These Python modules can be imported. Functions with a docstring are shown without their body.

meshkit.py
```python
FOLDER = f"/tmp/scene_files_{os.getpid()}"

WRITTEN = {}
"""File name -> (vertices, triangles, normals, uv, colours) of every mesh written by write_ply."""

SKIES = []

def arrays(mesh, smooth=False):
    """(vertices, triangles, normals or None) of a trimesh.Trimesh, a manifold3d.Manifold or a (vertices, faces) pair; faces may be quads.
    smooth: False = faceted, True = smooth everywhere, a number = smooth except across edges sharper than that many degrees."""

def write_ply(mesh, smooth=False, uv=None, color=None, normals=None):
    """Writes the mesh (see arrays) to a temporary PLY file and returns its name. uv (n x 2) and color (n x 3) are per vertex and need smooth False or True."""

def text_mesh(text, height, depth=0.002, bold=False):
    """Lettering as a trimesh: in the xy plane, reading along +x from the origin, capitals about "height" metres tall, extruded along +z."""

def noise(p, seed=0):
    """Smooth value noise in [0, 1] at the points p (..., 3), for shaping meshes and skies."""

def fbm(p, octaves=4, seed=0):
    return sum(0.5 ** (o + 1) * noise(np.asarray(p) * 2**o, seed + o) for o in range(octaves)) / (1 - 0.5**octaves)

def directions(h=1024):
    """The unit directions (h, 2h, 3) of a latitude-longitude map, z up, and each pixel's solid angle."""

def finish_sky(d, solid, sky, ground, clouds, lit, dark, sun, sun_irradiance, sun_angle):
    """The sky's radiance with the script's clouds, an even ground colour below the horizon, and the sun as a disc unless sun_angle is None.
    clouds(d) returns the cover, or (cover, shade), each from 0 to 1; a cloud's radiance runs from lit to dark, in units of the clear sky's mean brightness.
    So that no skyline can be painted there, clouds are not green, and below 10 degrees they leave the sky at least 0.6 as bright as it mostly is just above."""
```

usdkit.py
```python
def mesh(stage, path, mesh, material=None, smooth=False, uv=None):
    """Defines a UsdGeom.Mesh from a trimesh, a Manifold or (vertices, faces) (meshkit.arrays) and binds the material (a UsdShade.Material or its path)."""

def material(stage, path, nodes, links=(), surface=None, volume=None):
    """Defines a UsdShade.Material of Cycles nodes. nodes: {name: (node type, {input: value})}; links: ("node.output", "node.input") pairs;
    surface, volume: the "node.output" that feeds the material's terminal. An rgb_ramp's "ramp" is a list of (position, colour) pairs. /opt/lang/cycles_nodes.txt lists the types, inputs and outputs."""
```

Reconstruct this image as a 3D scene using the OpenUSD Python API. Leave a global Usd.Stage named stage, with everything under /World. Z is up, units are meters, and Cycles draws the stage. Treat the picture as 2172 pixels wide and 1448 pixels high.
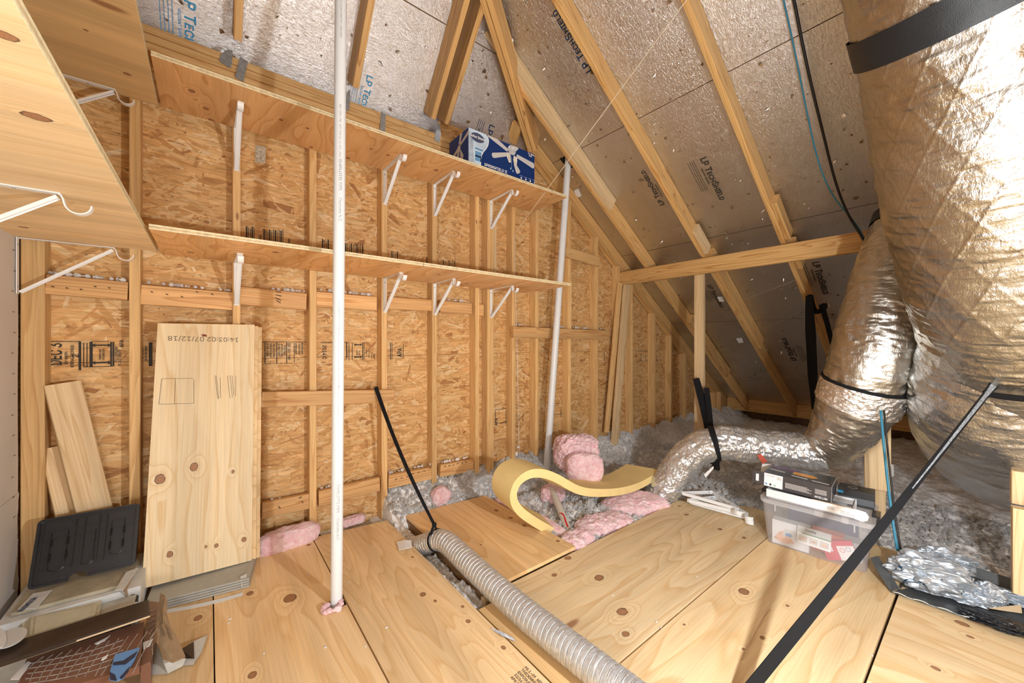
import math, numpy as np, trimesh, usdkit, meshkit
from shapely.geometry import Polygon, box as sbox, Point
from pxr import Usd, UsdGeom, UsdLux, UsdShade, Gf, Sdf, Vt

stage = Usd.Stage.CreateInMemory()
UsdGeom.SetStageUpAxis(stage, "Z")
UsdGeom.SetStageMetersPerUnit(stage, 1.0)
UsdGeom.Xform.Define(stage, "/World")
UsdGeom.Scope.Define(stage, "/World/Looks")

# ------------------------------------------------------------------ camera, lights, exposure
H = 1.17
FPX, CX, CY, YAW = 806.5, 1086.0, 726.0, math.radians(38.54)
SN, CS = math.sin(YAW), math.cos(YAW)
cam = UsdGeom.Camera.Define(stage, "/World/camera")
cam.CreateHorizontalApertureAttr(36.0)
cam.CreateVerticalApertureAttr(24.0)
cam.CreateFocalLengthAttr(36.0 * FPX / 2172)
cam.CreateVerticalApertureOffsetAttr(36.0 * 2.0 / 2172)
cam.CreateFStopAttr(0.0)
cam.CreateClippingRangeAttr((0.02, 100.0))
cam.CreateExposureAttr(0.70)
cm = Gf.Matrix4d(CS, -SN, 0, 0, 0, 0, 1, 0, -SN, -CS, 0, 0, 0, 0, H, 1)
cam.AddTransformOp().Set(cm)

def sphere_light(name, pos, radius, power, color=(1, 1, 1)):
    l = UsdLux.SphereLight.Define(stage, "/World/" + name)
    l.CreateRadiusAttr(radius); l.CreateIntensityAttr(power / (4 * math.pi ** 2 * radius ** 2)); l.CreateColorAttr(Gf.Vec3f(*color))
    l.CreateNormalizeAttr(False)
    l.AddTranslateOp().Set(Gf.Vec3d(*pos))
    return l
KEY = 66.0
sphere_light("work_lamp", (0.97, -0.30, 0.98), 0.03, KEY, (0.95, 0.98, 1.0))  # lamp out of view, placed to follow the stud and pipe shadows
sphere_light("second_lamp", (-0.28, -1.1, 0.80), 0.20, 48.0, (0.93, 0.97, 1.0))  # fill lamp added behind the viewpoint to brighten the left side

# ------------------------------------------------------------------ helpers
rng = np.random.default_rng(7)
USED = {}
def numbered(parent, name):
    k = parent + "/" + name
    n = USED.get(k, -1) + 1
    USED[k] = n
    return k if n == 0 else f"{k}_{n:03d}"
BASE = {}
def tag(path, label=None, cat=None, group=None, kind=None):
    p = stage.GetPrimAtPath(path)
    for k, v in (("label", label), ("category", cat), ("group", group), ("kind", kind)):
        if v: p.SetCustomDataByKey(k, v)
    return path
def thing(name, label, cat, loc=(0, 0, 0), group=None, kind=None, rotz=0.0):
    path = numbered("/World", name)
    x = UsdGeom.Xform.Define(stage, path)
    x.AddTranslateOp().Set(Gf.Vec3d(*map(float, loc)))
    if rotz: x.AddRotateZOp().Set(float(rotz))
    BASE[path] = np.array(loc, float)
    return tag(path, label, cat, group, kind)
def arr(mesh):
    if hasattr(mesh, "to_mesh"):
        m = mesh.to_mesh(); return np.array(m.vert_properties[:, :3], float), np.array(m.tri_verts)
    if isinstance(mesh, (tuple, list)): 
        v, f = np.asarray(mesh[0], float), np.asarray(mesh[1], int)
        if f.shape[1] == 4: f = np.vstack([f[:, [0, 1, 2]], f[:, [0, 2, 3]]])
        return v, f
    return np.array(mesh.vertices, float), np.array(mesh.faces)
def cat(meshes):
    V, Fc, n = [], [], 0
    for m in meshes:
        v, f = arr(m); V.append(v); Fc.append(f + n); n += len(v)
    return np.vstack(V), np.vstack(Fc)
def primvar(m, name, values):
    UsdGeom.PrimvarsAPI(m).CreatePrimvar(name, Sdf.ValueTypeNames.FloatArray, "vertex").Set(Vt.FloatArray.FromNumpy(np.asarray(values, np.float32)))
def part(parent, name, mesh, mat, smooth=False, label=None, kind=None, matrix=None, tone=None):
    """a mesh given in world space (or in its own space with a matrix) as a child of a thing"""
    path = numbered(parent, name)
    v, f = arr(mesh)
    base = BASE.get(parent, np.zeros(3))
    if matrix is None: v = v - base
    m = usdkit.mesh(stage, path, (v, f), mat, smooth=smooth)
    if tone is not None: primvar(m, "tone", tone)
    if matrix is not None:
        M = np.array(matrix, float).copy(); M[:3, 3] -= base
        m.AddTransformOp().Set(Gf.Matrix4d(*M.T.ravel().tolist()))
    BASE[path] = base if matrix is None else base
    tag(path, label, None, None, kind)
    return path
def single(name, mesh, mat, label, catg, smooth=False, group=None, kind=None, matrix=None):
    path = numbered("/World", name)
    v, f = arr(mesh)
    if matrix is None:
        base = np.array([v[:, 0].mean(), v[:, 1].mean(), v[:, 2].min()])
        matrix = np.eye(4); matrix[:3, 3] = base; v = v - base
    m = usdkit.mesh(stage, path, (v, f), mat, smooth=smooth)
    m.AddTransformOp().Set(Gf.Matrix4d(*np.array(matrix, float).T.ravel().tolist()))
    return tag(path, label, catg, group, kind)
def dup(src, name, loc, rotz, label, group=None):
    p = stage.GetPrimAtPath(src); cd = p.GetCustomData()
    path = numbered("/World", name)
    x = UsdGeom.Xform.Define(stage, path)
    x.GetPrim().GetReferences().AddInternalReference(src)
    x.ClearXformOpOrder() if False else None
    x.GetPrim().SetInstanceable(True)
    ops = x.GetOrderedXformOps()
    x.GetPrim().GetAttribute("xformOp:translate").Set(Gf.Vec3d(*map(float, loc)))
    x.GetPrim().GetAttribute("xformOp:rotateZ").Set(float(rotz))
    return tag(path, label, cd["category"], group or cd.get("group"))

def ray(u, v):
    a = (u - CX) / FPX; return np.array([SN + a * CS, CS - a * SN, (CY - v) / FPX])
EYE = np.array([0, 0, H])
def atY(u, v, y): d = ray(u, v); return EYE + d * (y / d[1])
def atX(u, v, x): d = ray(u, v); return EYE + d * (x / d[0])
def atZ(u, v, z): d = ray(u, v); return EYE + d * ((z - H) / d[2])
def atT(u, v, t): return EYE + ray(u, v) * t
def atP(u, v, n, c): d = ray(u, v); n = np.array(n, float); return EYE + d * ((c - n @ EYE) / (n @ d))

def frame(x, up):
    x = np.asarray(x, float); x = x / np.linalg.norm(x)
    y = np.cross(up, x); y /= np.linalg.norm(y)
    return x, y, np.cross(x, y)
def mat4(o, x, y, z):
    M = np.eye(4); M[:3, 0], M[:3, 1], M[:3, 2], M[:3, 3] = x, y, z, o; return M
def xf(v, M): return np.asarray(v) @ M[:3, :3].T + M[:3, 3]
def cbox(x0, x1, y0, y1, z0, z1, ch=0.0015):
    """a box with chamfered edges along x, as one convex hull"""
    ch = min(ch, (y1 - y0) * .3, (z1 - z0) * .3, (x1 - x0) * .3)
    pts = []
    for sx in (x0, x1):
        for (y, z) in ((y0 + ch, z0), (y1 - ch, z0), (y1, z0 + ch), (y1, z1 - ch), (y1 - ch, z1), (y0 + ch, z1), (y0, z1 - ch), (y0, z0 + ch)):
            pts.append((sx, y, z))
    v = np.array(pts); f = []
    for i in range(8):
        j = (i + 1) % 8; f += [(i, i + 8, j + 8), (i, j + 8, j)]
    for i in range(1, 7): f += [(0, i, i + 1), (8, 8 + i + 1, 8 + i)]
    f = np.array(f)[:, ::-1]
    return v, f
def box(lo, hi):
    m = trimesh.creation.box(np.array(hi, float) - lo); m.apply_translation((np.array(hi, float) + lo) / 2); return m
def board(parent, name, p0, p1, w, h, up, mat, label=None, ch=0.0025, ends=None):
    """a stick of lumber from p0 to p1 (centre line), w across, h along up"""
    p0, p1 = np.array(p0, float), np.array(p1, float)
    x, y, z = frame(p1 - p0, up); L = np.linalg.norm(p1 - p0)
    v, f = cbox(0, L, -w / 2, w / 2, -h / 2, h / 2, ch)
    if ends is not None:      # skew the two ends: shift in x per unit of local z
        k = np.where(v[:, 0] < L / 2, ends[0], ends[1]); v = v.copy(); v[:, 0] += k * v[:, 2]
    M = mat4(p0, x, y, z)
    if parent is None: return v, f, M
    return part(parent, name, (v, f), mat, matrix=M, label=label)
def tube(points, radii, sides=16, closed_ends=True):
    p = np.asarray(points, float); n = len(p)
    r = np.broadcast_to(np.asarray(radii, float), (n,))
    t = np.gradient(p, axis=0); t /= np.linalg.norm(t, axis=1, keepdims=True)
    a = np.zeros_like(p); ref = np.array([0, 0, 1.0]) if abs(t[0, 2]) < .9 else np.array([1.0, 0, 0])
    cur = np.cross(t[0], ref); cur /= np.linalg.norm(cur)
    for i in range(n):
        cur = cur - t[i] * (cur @ t[i]); cur /= np.linalg.norm(cur); a[i] = cur
    b = np.cross(t, a); ang = np.arange(sides) * 2 * np.pi / sides
    v = p[:, None] + r[:, None, None] * (np.cos(ang)[None, :, None] * a[:, None] + np.sin(ang)[None, :, None] * b[:, None])
    i, j = np.meshgrid(np.arange(n - 1), np.arange(sides), indexing="ij")
    q = np.stack([i * sides + j, i * sides + (j + 1) % sides, (i + 1) * sides + (j + 1) % sides, (i + 1) * sides + j], -1).reshape(-1, 4)
    v = v.reshape(-1, 3)
    f = np.vstack([q[:, [0, 1, 2]], q[:, [0, 2, 3]]])
    if closed_ends:
        v = np.vstack([v, p[:1], p[-1:]]); k = len(v) - 2
        jj = np.arange(sides)
        f = np.vstack([f, np.stack([np.full(sides, k), (jj + 1) % sides, jj], 1), np.stack([np.full(sides, k + 1), (n - 1) * sides + jj, (n - 1) * sides + (jj + 1) % sides], 1)])
    return v, f
def spline(pts, n=60):
    from scipy.interpolate import CubicSpline
    p = np.asarray(pts, float); s = np.r_[0, np.cumsum(np.linalg.norm(np.diff(p, axis=0), axis=1))]
    return CubicSpline(s, p)(np.linspace(0, s[-1], n))
def ribbon(points, widths, thick, normals, twist=0):
    """a flat webbing strap along points; normals = face direction at each point"""
    p = np.asarray(points, float); n = len(p)
    t = np.gradient(p, axis=0); t /= np.linalg.norm(t, axis=1, keepdims=True)
    N = np.broadcast_to(np.asarray(normals, float), p.shape); N = N - t * (N * t).sum(1, keepdims=True); N /= np.linalg.norm(N, axis=1, keepdims=True)
    B = np.cross(t, N); w = np.broadcast_to(np.asarray(widths, float), (n,))[:, None] / 2
    v = np.stack([p - B * w - N * thick / 2, p + B * w - N * thick / 2, p + B * w + N * thick / 2, p - B * w + N * thick / 2], 1).reshape(-1, 3)
    f = []
    for i in range(n - 1):
        for k in range(4):
            a, b_, c, d = i * 4 + k, i * 4 + (k + 1) % 4, (i + 1) * 4 + (k + 1) % 4, (i + 1) * 4 + k
            f += [(a, b_, c), (a, c, d)]
    e = (n - 1) * 4
    f += [(0, 2, 1), (0, 3, 2), (e, e + 1, e + 2), (e, e + 2, e + 3)]
    return v, np.array(f)
def prism(poly, M, depth):
    """2-D outline extruded along local z and put at M"""
    P = poly if hasattr(poly, "exterior") else Polygon(poly)
    m = trimesh.creation.extrude_polygon(P.buffer(0), depth, engine="earcut")
    return xf(m.vertices, M), np.array(m.faces)
def flat(pts3, thick, n=None):
    """a thin sheet through the given 3-D outline (roughly planar), thick downward along -n"""
    p = np.asarray(pts3, float); o = p.mean(0)
    if n is None:
        n = np.linalg.svd(p - o)[2][2]
        if n[2] < 0: n = -n
    n = np.asarray(n, float); n /= np.linalg.norm(n)
    x = p[1] - p[0]; x -= n * (x @ n); x /= np.linalg.norm(x); y = np.cross(n, x)
    q = np.stack([(p - o) @ x, (p - o) @ y], 1)
    return prism(q, mat4(o - n * thick, x, y, n), thick)
def text(s, h, M, depth=0.0006, bold=False, centre=False, stretch=1.0):
    if not s.strip(): return np.tile(M[:3, 3], (3, 1)), np.array([[0, 1, 2]])
    m = meshkit.text_mesh(s, h, depth, bold); v = np.array(m.vertices)
    v[:, 0] *= stretch
    if centre: v[:, 0] -= (v[:, 0].max() + v[:, 0].min()) / 2; v[:, 1] -= h / 2
    return xf(v, M), np.array(m.faces)

# ------------------------------------------------------------------ materials
def look(name, nodes, links, surface, volume=None):
    return usdkit.material(stage, "/World/Looks/" + name, nodes, links, surface=surface)
def plain(name, color, rough=0.5, metallic=0.0, vary=0.0, scale=20, bump=0.0, bscale=200, **kw):
    nodes = {"p": ("principled_bsdf", {"base_color": color, "roughness": rough, "metallic": metallic, **kw}), "tc": ("texture_coordinate", {})}
    links = []
    if vary:
        c = np.array(color)
        nodes["n"] = ("noise_texture", {"scale": scale, "detail": 4})
        nodes["r"] = ("rgb_ramp", {"ramp": [(0.3, tuple(np.clip(c * (1 - vary), 0, 1))), (0.7, tuple(np.clip(c * (1 + vary), 0, 1)))]})
        links += [("tc.object", "n.vector"), ("n.fac", "r.fac"), ("r.color", "p.base_color")]
    if bump:
        nodes["bn"] = ("noise_texture", {"scale": bscale, "detail": 3}); nodes["b"] = ("bump", {"strength": 1.0, "distance": bump})
        links += [("tc.object", "bn.vector"), ("bn.fac", "b.height"), ("b.normal", "p.normal")]
    return look(name, nodes, links, "p.BSDF")

def wood(name, light, dark, ring=34.0, along=0.55, across=7.0, knots=(), auto=2.2, fibre=0.10, contrast=1.0, rough=0.55, patch=0.0, patch_col=None, z_too=True, knot_col=(0.20, 0.09, 0.042)):
    """grain = contour lines of stretched noise in the object's own space (x along the grain); knots = (x, y, radius, strength)"""
    N, L = {}, []
    N["tc"] = ("texture_coordinate", {}); N["oi"] = ("object_info", {})
    N["rm"] = ("math", {"math_type": "multiply", "value2": 61.0}); L += [("oi.random", "rm.value1")]
    N["rv"] = ("combine_xyz", {}); L += [("rm.value", "rv.x"), ("rm.value", "rv.y"), ("rm.value", "rv.z")]
    N["mp"] = ("mapping", {"scale": (along, across, across if z_too else 0.0)}); L += [("tc.object", "mp.vector")]
    N["ad"] = ("vector_math", {"math_type": "add"}); L += [("mp.vector", "ad.vector1"), ("rv.vector", "ad.vector2")]
    N["n1"] = ("noise_texture", {"scale": 1.0, "detail": 2.5, "roughness": 0.5, "distortion": 0.15}); L += [("ad.vector", "n1.vector")]
    h = "n1.fac"; core = None; halo = None
    for i, (kx, ky, kr, ks) in enumerate(knots):
        a, b, c, d = f"ka{i}", f"kb{i}", f"kc{i}", f"kd{i}"
        N[a] = ("mapping", {"location": (-kx / (kr * 4.2), -ky / (kr * 2.6), 0), "scale": (1 / (kr * 4.2), 1 / (kr * 2.6), 0)}); L += [("tc.object", a + ".vector")]
        N[b] = ("vector_math", {"math_type": "length"}); L += [(a + ".vector", b + ".vector1")]
        N[c] = ("map_range", {"range_type": "smoothstep", "from_min": 0.0, "from_max": 1.0, "to_min": 0.12 * ks, "to_max": 0.0, "clamp": True}); L += [(b + ".value", c + ".value")]
        N[d] = ("math", {"math_type": "add"}); L += [(h, d + ".value1"), (c + ".result", d + ".value2")]; h = d + ".value"
        e, g, j = f"ke{i}", f"kg{i}", f"kj{i}"
        N[e] = ("mapping", {"location": (-kx / kr, -ky / (kr * .8), 0), "scale": (1 / kr, 1 / (kr * .8), 0)}); L += [("tc.object", e + ".vector")]
        N[g] = ("vector_math", {"math_type": "length"}); L += [(e + ".vector", g + ".vector1")]
        N[j] = ("map_range", {"range_type": "linear", "from_min": 0.0, "from_max": 1.4, "to_min": 1.0, "to_max": 0.0, "clamp": True}); L += [(g + ".value", j + ".value")]
        if core is None: core = j + ".result"
        else:
            N[f"kx{i}"] = ("math", {"math_type": "maximum"}); L += [(core, f"kx{i}.value1"), (j + ".result", f"kx{i}.value2")]; core = f"kx{i}.value"
    N["fr"] = ("math", {"math_type": "multiply", "value2": ring}); L += [(h, "fr.value1")]
    N["ft"] = ("math", {"math_type": "fraction"}); L += [("fr.value", "ft.value1")]
    lt, dk = np.array(light), np.array(dark)
    mid = lt + (dk - lt) * 0.35
    dk2 = lt + (dk - lt) * contrast
    N["rp"] = ("rgb_ramp", {"ramp": [(0, tuple(lt)), (0.35, tuple(lt + (mid - lt) * .4)), (0.72, tuple(mid)), (0.90, tuple(dk2)), (0.96, tuple(mid)), (1, tuple(lt))]}); L += [("ft.value", "rp.fac")]
    # fine fibre
    N["fm"] = ("mapping", {"scale": (4.0, 170, 170)}); L += [("tc.object", "fm.vector")]
    N["fn"] = ("noise_texture", {"scale": 1.0, "detail": 3}); L += [("fm.vector", "fn.vector")]
    N["fv"] = ("map_range", {"from_min": 0.25, "from_max": 0.75, "to_min": 1 - fibre, "to_max": 1 + fibre}); L += [("fn.fac", "fv.value")]
    N["hv"] = ("hsv", {}); L += [("rp.color", "hv.color"), ("fv.result", "hv.value")]
    col = "hv.color"
    # broad tone drift, differs per board
    N["bm"] = ("mapping", {"scale": (1.2, 3, 3)}); L += [("ad.vector", "bm.vector")]
    N["bn"] = ("noise_texture", {"scale": 0.7, "detail": 2}); L += [("bm.vector", "bn.vector")]
    N["bv"] = ("map_range", {"from_min": 0.3, "from_max": 0.7, "to_min": 0.86, "to_max": 1.12}); L += [("bn.fac", "bv.value")]
    N["h2"] = ("hsv", {}); L += [(col, "h2.color"), ("bv.result", "h2.value")]; col = "h2.color"
    N["ov"] = ("map_range", {"from_min": 0, "from_max": 1, "to_min": 0.88, "to_max": 1.08}); L += [("oi.random", "ov.value")]
    N["h3"] = ("hsv", {}); L += [(col, "h3.color"), ("ov.result", "h3.value")]; col = "h3.color"
    if patch:
        N["pm"] = ("mapping", {"scale": (1.6, 6, 6)}); L += [("tc.object", "pm.vector")]
        N["pn"] = ("noise_texture", {"scale": 1.3, "detail": 3, "distortion": 0.6}); L += [("pm.vector", "pn.vector")]
        N["pr"] = ("map_range", {"range_type": "smoothstep", "from_min": 0.52, "from_max": 0.62, "to_min": 0, "to_max": patch, "clamp": True}); L += [("pn.fac", "pr.value")]
        N["px"] = ("mix_color", {"b": patch_col}); L += [("pr.result", "px.fac"), (col, "px.a")]; col = "px.result"
    if auto:       # small random knots
        N["vm"] = ("mapping", {"scale": (auto, auto * 3.2, auto * 3.2)}); L += [("tc.object", "vm.vector")]
        N["va"] = ("vector_math", {"math_type": "add"}); L += [("vm.vector", "va.vector1"), ("rv.vector", "va.vector2")]
        N["vo"] = ("voronoi_texture", {"scale": 1.0, "feature": "f1"}); L += [("va.vector", "vo.vector")]
        N["vr"] = ("map_range", {"range_type": "smoothstep", "from_min": 0.035, "from_max": 0.075, "to_min": 0.85, "to_max": 0, "clamp": True}); L += [("vo.distance", "vr.value")]
        N["vx"] = ("mix_color", {"b": tuple(np.array(knot_col) * 1.6)}); L += [("vr.result", "vx.fac"), (col, "vx.a")]; col = "vx.result"
    if core:
        k1, k2 = np.array(knot_col) * 1.9, np.array(knot_col) * .45
        N["kw"] = ("noise_texture", {"scale": 70.0, "detail": 2}); N["kv"] = ("math", {"math_type": "multiply_add", "value2": .34, "value3": -.17}); N["kz"] = ("math", {"math_type": "add"})
        L += [("tc.object", "kw.vector"), ("kw.fac", "kv.value1"), ("kv.value", "kz.value1"), (core, "kz.value2")]; core = "kz.value"
        N["cm"] = ("map_range", {"range_type": "smoothstep", "from_min": .30, "from_max": .40, "to_min": 0, "to_max": .92, "clamp": True}); N["cr"] = ("rgb_ramp", {"ramp": [(0, tuple(k2)), (.42, tuple(k2)), (.52, tuple(k1)), (.75, tuple(k1 * .8)), (.9, tuple(k1 * 1.1)), (1, tuple(k2 * 1.5))]})
        L += [(core, "cm.value"), (core, "cr.fac")]
        N["cx"] = ("mix_color", {}); L += [("cm.result", "cx.fac"), (col, "cx.a"), ("cr.color", "cx.b")]; col = "cx.result"
    N["p"] = ("principled_bsdf", {"roughness": rough, "specular_ior_level": 0.3}); L += [(col, "p.base_color")]
    N["bu"] = ("bump", {"strength": 0.25, "distance": 0.0006}); L += [("fn.fac", "bu.height"), ("bu.normal", "p.normal")]
    return look(name, N, L, "p.BSDF")


M_STUD = wood("stud_pine", (0.80, 0.53, 0.245), (0.60, 0.32, 0.11), ring=16, along=0.4, across=9, auto=2.6, contrast=.7)
M_RAFT = wood("rafter_pine", (0.74, 0.46, 0.185), (0.50, 0.24, 0.07), ring=18, along=0.35, across=8, auto=2.2)
M_PALE = wood("pale_pine", (0.82, 0.62, 0.37), (0.64, 0.41, 0.19), ring=18, along=0.35, across=8, auto=1.6, contrast=.8)
M_BLOCK = wood("blocking_pine", (0.76, 0.465, 0.21), (0.55, 0.27, 0.095), ring=14, along=0.4, across=9, auto=2.6)
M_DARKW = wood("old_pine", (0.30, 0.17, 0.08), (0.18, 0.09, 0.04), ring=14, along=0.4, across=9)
M_SHELF = wood("shelf_ply", (0.66, 0.38, 0.16), (0.46, 0.20, 0.065), ring=15, along=0.75, across=3.4, auto=1.3, contrast=.8, z_too=False)
M_SHELF2 = wood("left_shelf_ply", (0.69, 0.43, 0.19), (0.55, 0.29, 0.10), ring=10, along=0.5, across=4.0, auto=1.0, contrast=.6, z_too=False)
M_EDGE = plain("ply_edge", (0.80, 0.70, 0.46), 0.6, vary=.15, scale=60)

def foil(name, color, rough, bump, scale, fine=90):
    N = {"tc": ("texture_coordinate", {}), "m": ("mapping", {"scale": (1.0, 2.2, 1.0)}), "n": ("noise_texture", {"scale": scale, "detail": 5, "roughness": .62, "distortion": 1.2}), "n2": ("noise_texture", {"scale": fine, "detail": 3, "distortion": 2.0}),
         "mx": ("math", {"math_type": "multiply_add", "value2": .6}), "b": ("bump", {"strength": 1.0, "distance": bump}), "p": ("principled_bsdf", {"base_color": color, "metallic": 1.0, "roughness": rough}),
         "rn": ("noise_texture", {"scale": 2.2, "detail": 3}), "rr": ("map_range", {"from_min": .3, "from_max": .7, "to_min": rough * .7, "to_max": rough * 1.35})}
    L = [("tc.object", "m.vector"), ("m.vector", "n.vector"), ("tc.object", "n2.vector"), ("n2.fac", "mx.value1"), ("n.fac", "mx.value3"), ("mx.value", "b.height"), ("b.normal", "p.normal"), ("tc.object", "rn.vector"), ("rn.fac", "rr.value"), ("rr.result", "p.roughness")]
    return look(name, N, L, "p.BSDF")
M_FOIL = foil("radiant_foil", (0.71, 0.71, 0.715), 0.17, 0.0034, 34, 120)
M_DUCT = foil("duct_foil", (0.53, 0.51, 0.47), 0.29, 0.0022, 22, 60)
M_DUCT2 = foil("dark_duct_foil", (0.60, 0.61, 0.62), 0.20, 0.003, 26, 60)
M_SILVER = foil("silver_foil", (0.90, 0.90, 0.90), 0.18, 0.003, 40, 120)

M_INK = plain("black_ink", (0.03, 0.025, 0.02), 0.7)
M_INK2 = plain("faded_ink", (0.16, 0.12, 0.08), 0.7)
M_BLUEINK = plain("blue_ink", (0.03, 0.32, 0.62), 0.5)
M_NAVYINK = plain("navy_ink", (0.015, 0.045, 0.12), 0.5)
M_WHITE = plain("white_enamel", (0.86, 0.87, 0.88), 0.35)
M_PVC = plain("white_pvc", (0.80, 0.83, 0.86), 0.35)
M_DRY = plain("drywall_paper", (0.70, 0.66, 0.62), 0.8, vary=.05, scale=3, bump=.0004, bscale=60)
M_GYP = plain("gypsum_core", (0.75, 0.73, 0.70), 0.9, vary=.1, scale=80, bump=.003, bscale=120)
M_BLACKW = plain("black_webbing", (0.007, 0.0075, 0.009), 0.75, bump=.0012, bscale=500, specular_ior_level=.25)
M_BLACKP = plain("black_plastic", (0.016, 0.018, 0.023), 0.22)
M_RUBBER = plain("black_cable_jacket", (0.012, 0.012, 0.013), 0.4)
M_BLUEC = plain("blue_cable_jacket", (0.03, 0.22, 0.36), 0.4)
M_ZINC = plain("galvanised_steel", (0.42, 0.47, 0.52), 0.45, metallic=.7, vary=.2, scale=80)
M_STRING = plain("cream_string", (0.80, 0.70, 0.55), 0.8)
M_HOLE = plain("dark_hole", (0.006, 0.005, 0.004), 0.9)
M_BROWN = plain("brown_chip", (0.20, 0.12, 0.06), 0.8)

# ------------------------------------------------------------------ the wall of oriented strand board, with its framing
D, DO = 2.59, 2.68          # front of the studs, face of the sheathing
NO = {"tc": ("texture_coordinate", {}), "g": ("attribute", {"attribute": "tone"}), "r": ("rgb_ramp", {"ramp": [(0, (0.42, 0.20, 0.075)), (.05, (0.57, 0.30, 0.11)), (.3, (0.68, 0.39, 0.155)), (.68, (0.75, 0.46, 0.20)), (.93, (0.80, 0.55, 0.28)), (1, (0.84, 0.63, 0.38))]}),
      "m": ("mapping", {"scale": (10, 10, 110)}), "n": ("noise_texture", {"scale": 1.0, "detail": 4, "distortion": .4}), "v": ("map_range", {"from_min": .3, "from_max": .72, "to_min": .74, "to_max": 1.15}), "h": ("hsv", {}), "p": ("principled_bsdf", {"roughness": .62, "specular_ior_level": .3}),
      "vm": ("mapping", {"scale": (14, 1, 30)}), "vo": ("voronoi_texture", {"scale": 1.0}), "vr": ("map_range", {"range_type": "smoothstep", "from_min": .05, "from_max": .10, "to_min": .8, "to_max": 0.0, "clamp": True}), "vx": ("mix_color", {"b": (0.09, 0.04, 0.02)})}
LO = [("g.fac", "r.fac"), ("tc.object", "m.vector"), ("m.vector", "n.vector"), ("n.fac", "v.value"), ("r.color", "h.color"), ("v.result", "h.value"), ("tc.object", "vm.vector"), ("vm.vector", "vo.vector"), ("vo.distance", "vr.value"), ("vr.result", "vx.fac"), ("h.color", "vx.a"), ("vx.result", "p.base_color")]
M_OSB = look("strand_board", NO, LO, "p.BSDF")

def osb_sheet(x0, x1, z0, z1, dens, seed, top=None):
    r = np.random.default_rng(seed)
    n = int((x1 - x0) * (z1 - z0) * dens)
    cx, cz = r.uniform(x0, x1, n), r.uniform(z0, z1, n)
    L, W = r.gamma(4, .019, n) + .02, r.gamma(4, .0044, n) + .006
    big = r.random(n) < .16; L[big] *= 1.5; W[big] *= 1.7
    an = r.normal(0, .55, n); far = r.random(n) < .16; an[far] = r.uniform(-1.6, 1.6, far.sum())
    q = np.stack([np.stack([-L, -W * r.uniform(.3, 1, n)], 1), np.stack([L * r.uniform(.75, 1.1, n), -W * r.uniform(.5, 1, n)], 1), np.stack([L, W * r.uniform(.4, 1, n)], 1), np.stack([-L * r.uniform(.75, 1.1, n), W * r.uniform(.5, 1, n)], 1)], 1) * .5
    c, s = np.cos(an)[:, None], np.sin(an)[:, None]
    X = np.clip(cx[:, None] + q[:, :, 0] * c - q[:, :, 1] * s, x0 + .001, x1 - .001); Z = np.clip(cz[:, None] + q[:, :, 0] * s + q[:, :, 1] * c, z0 + .001, z1 - .001)
    Y = DO - (np.arange(n) / n * .0016)[:, None] + r.uniform(-.0004, .0004, (n, 4))
    v = np.stack([X, Y, Z], -1).reshape(-1, 3)
    k = np.arange(n)[:, None] * 4
    f = np.vstack([k + [0, 1, 2], k + [0, 2, 3]])
    b = box((x0 + .001, DO, z0 + .001), (x1 - .001, DO + .011, z1 - .001))
    return cat([b, (v, f)]), np.r_[np.full(len(b.vertices), .3), np.repeat(r.random(n), 4)]

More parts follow.
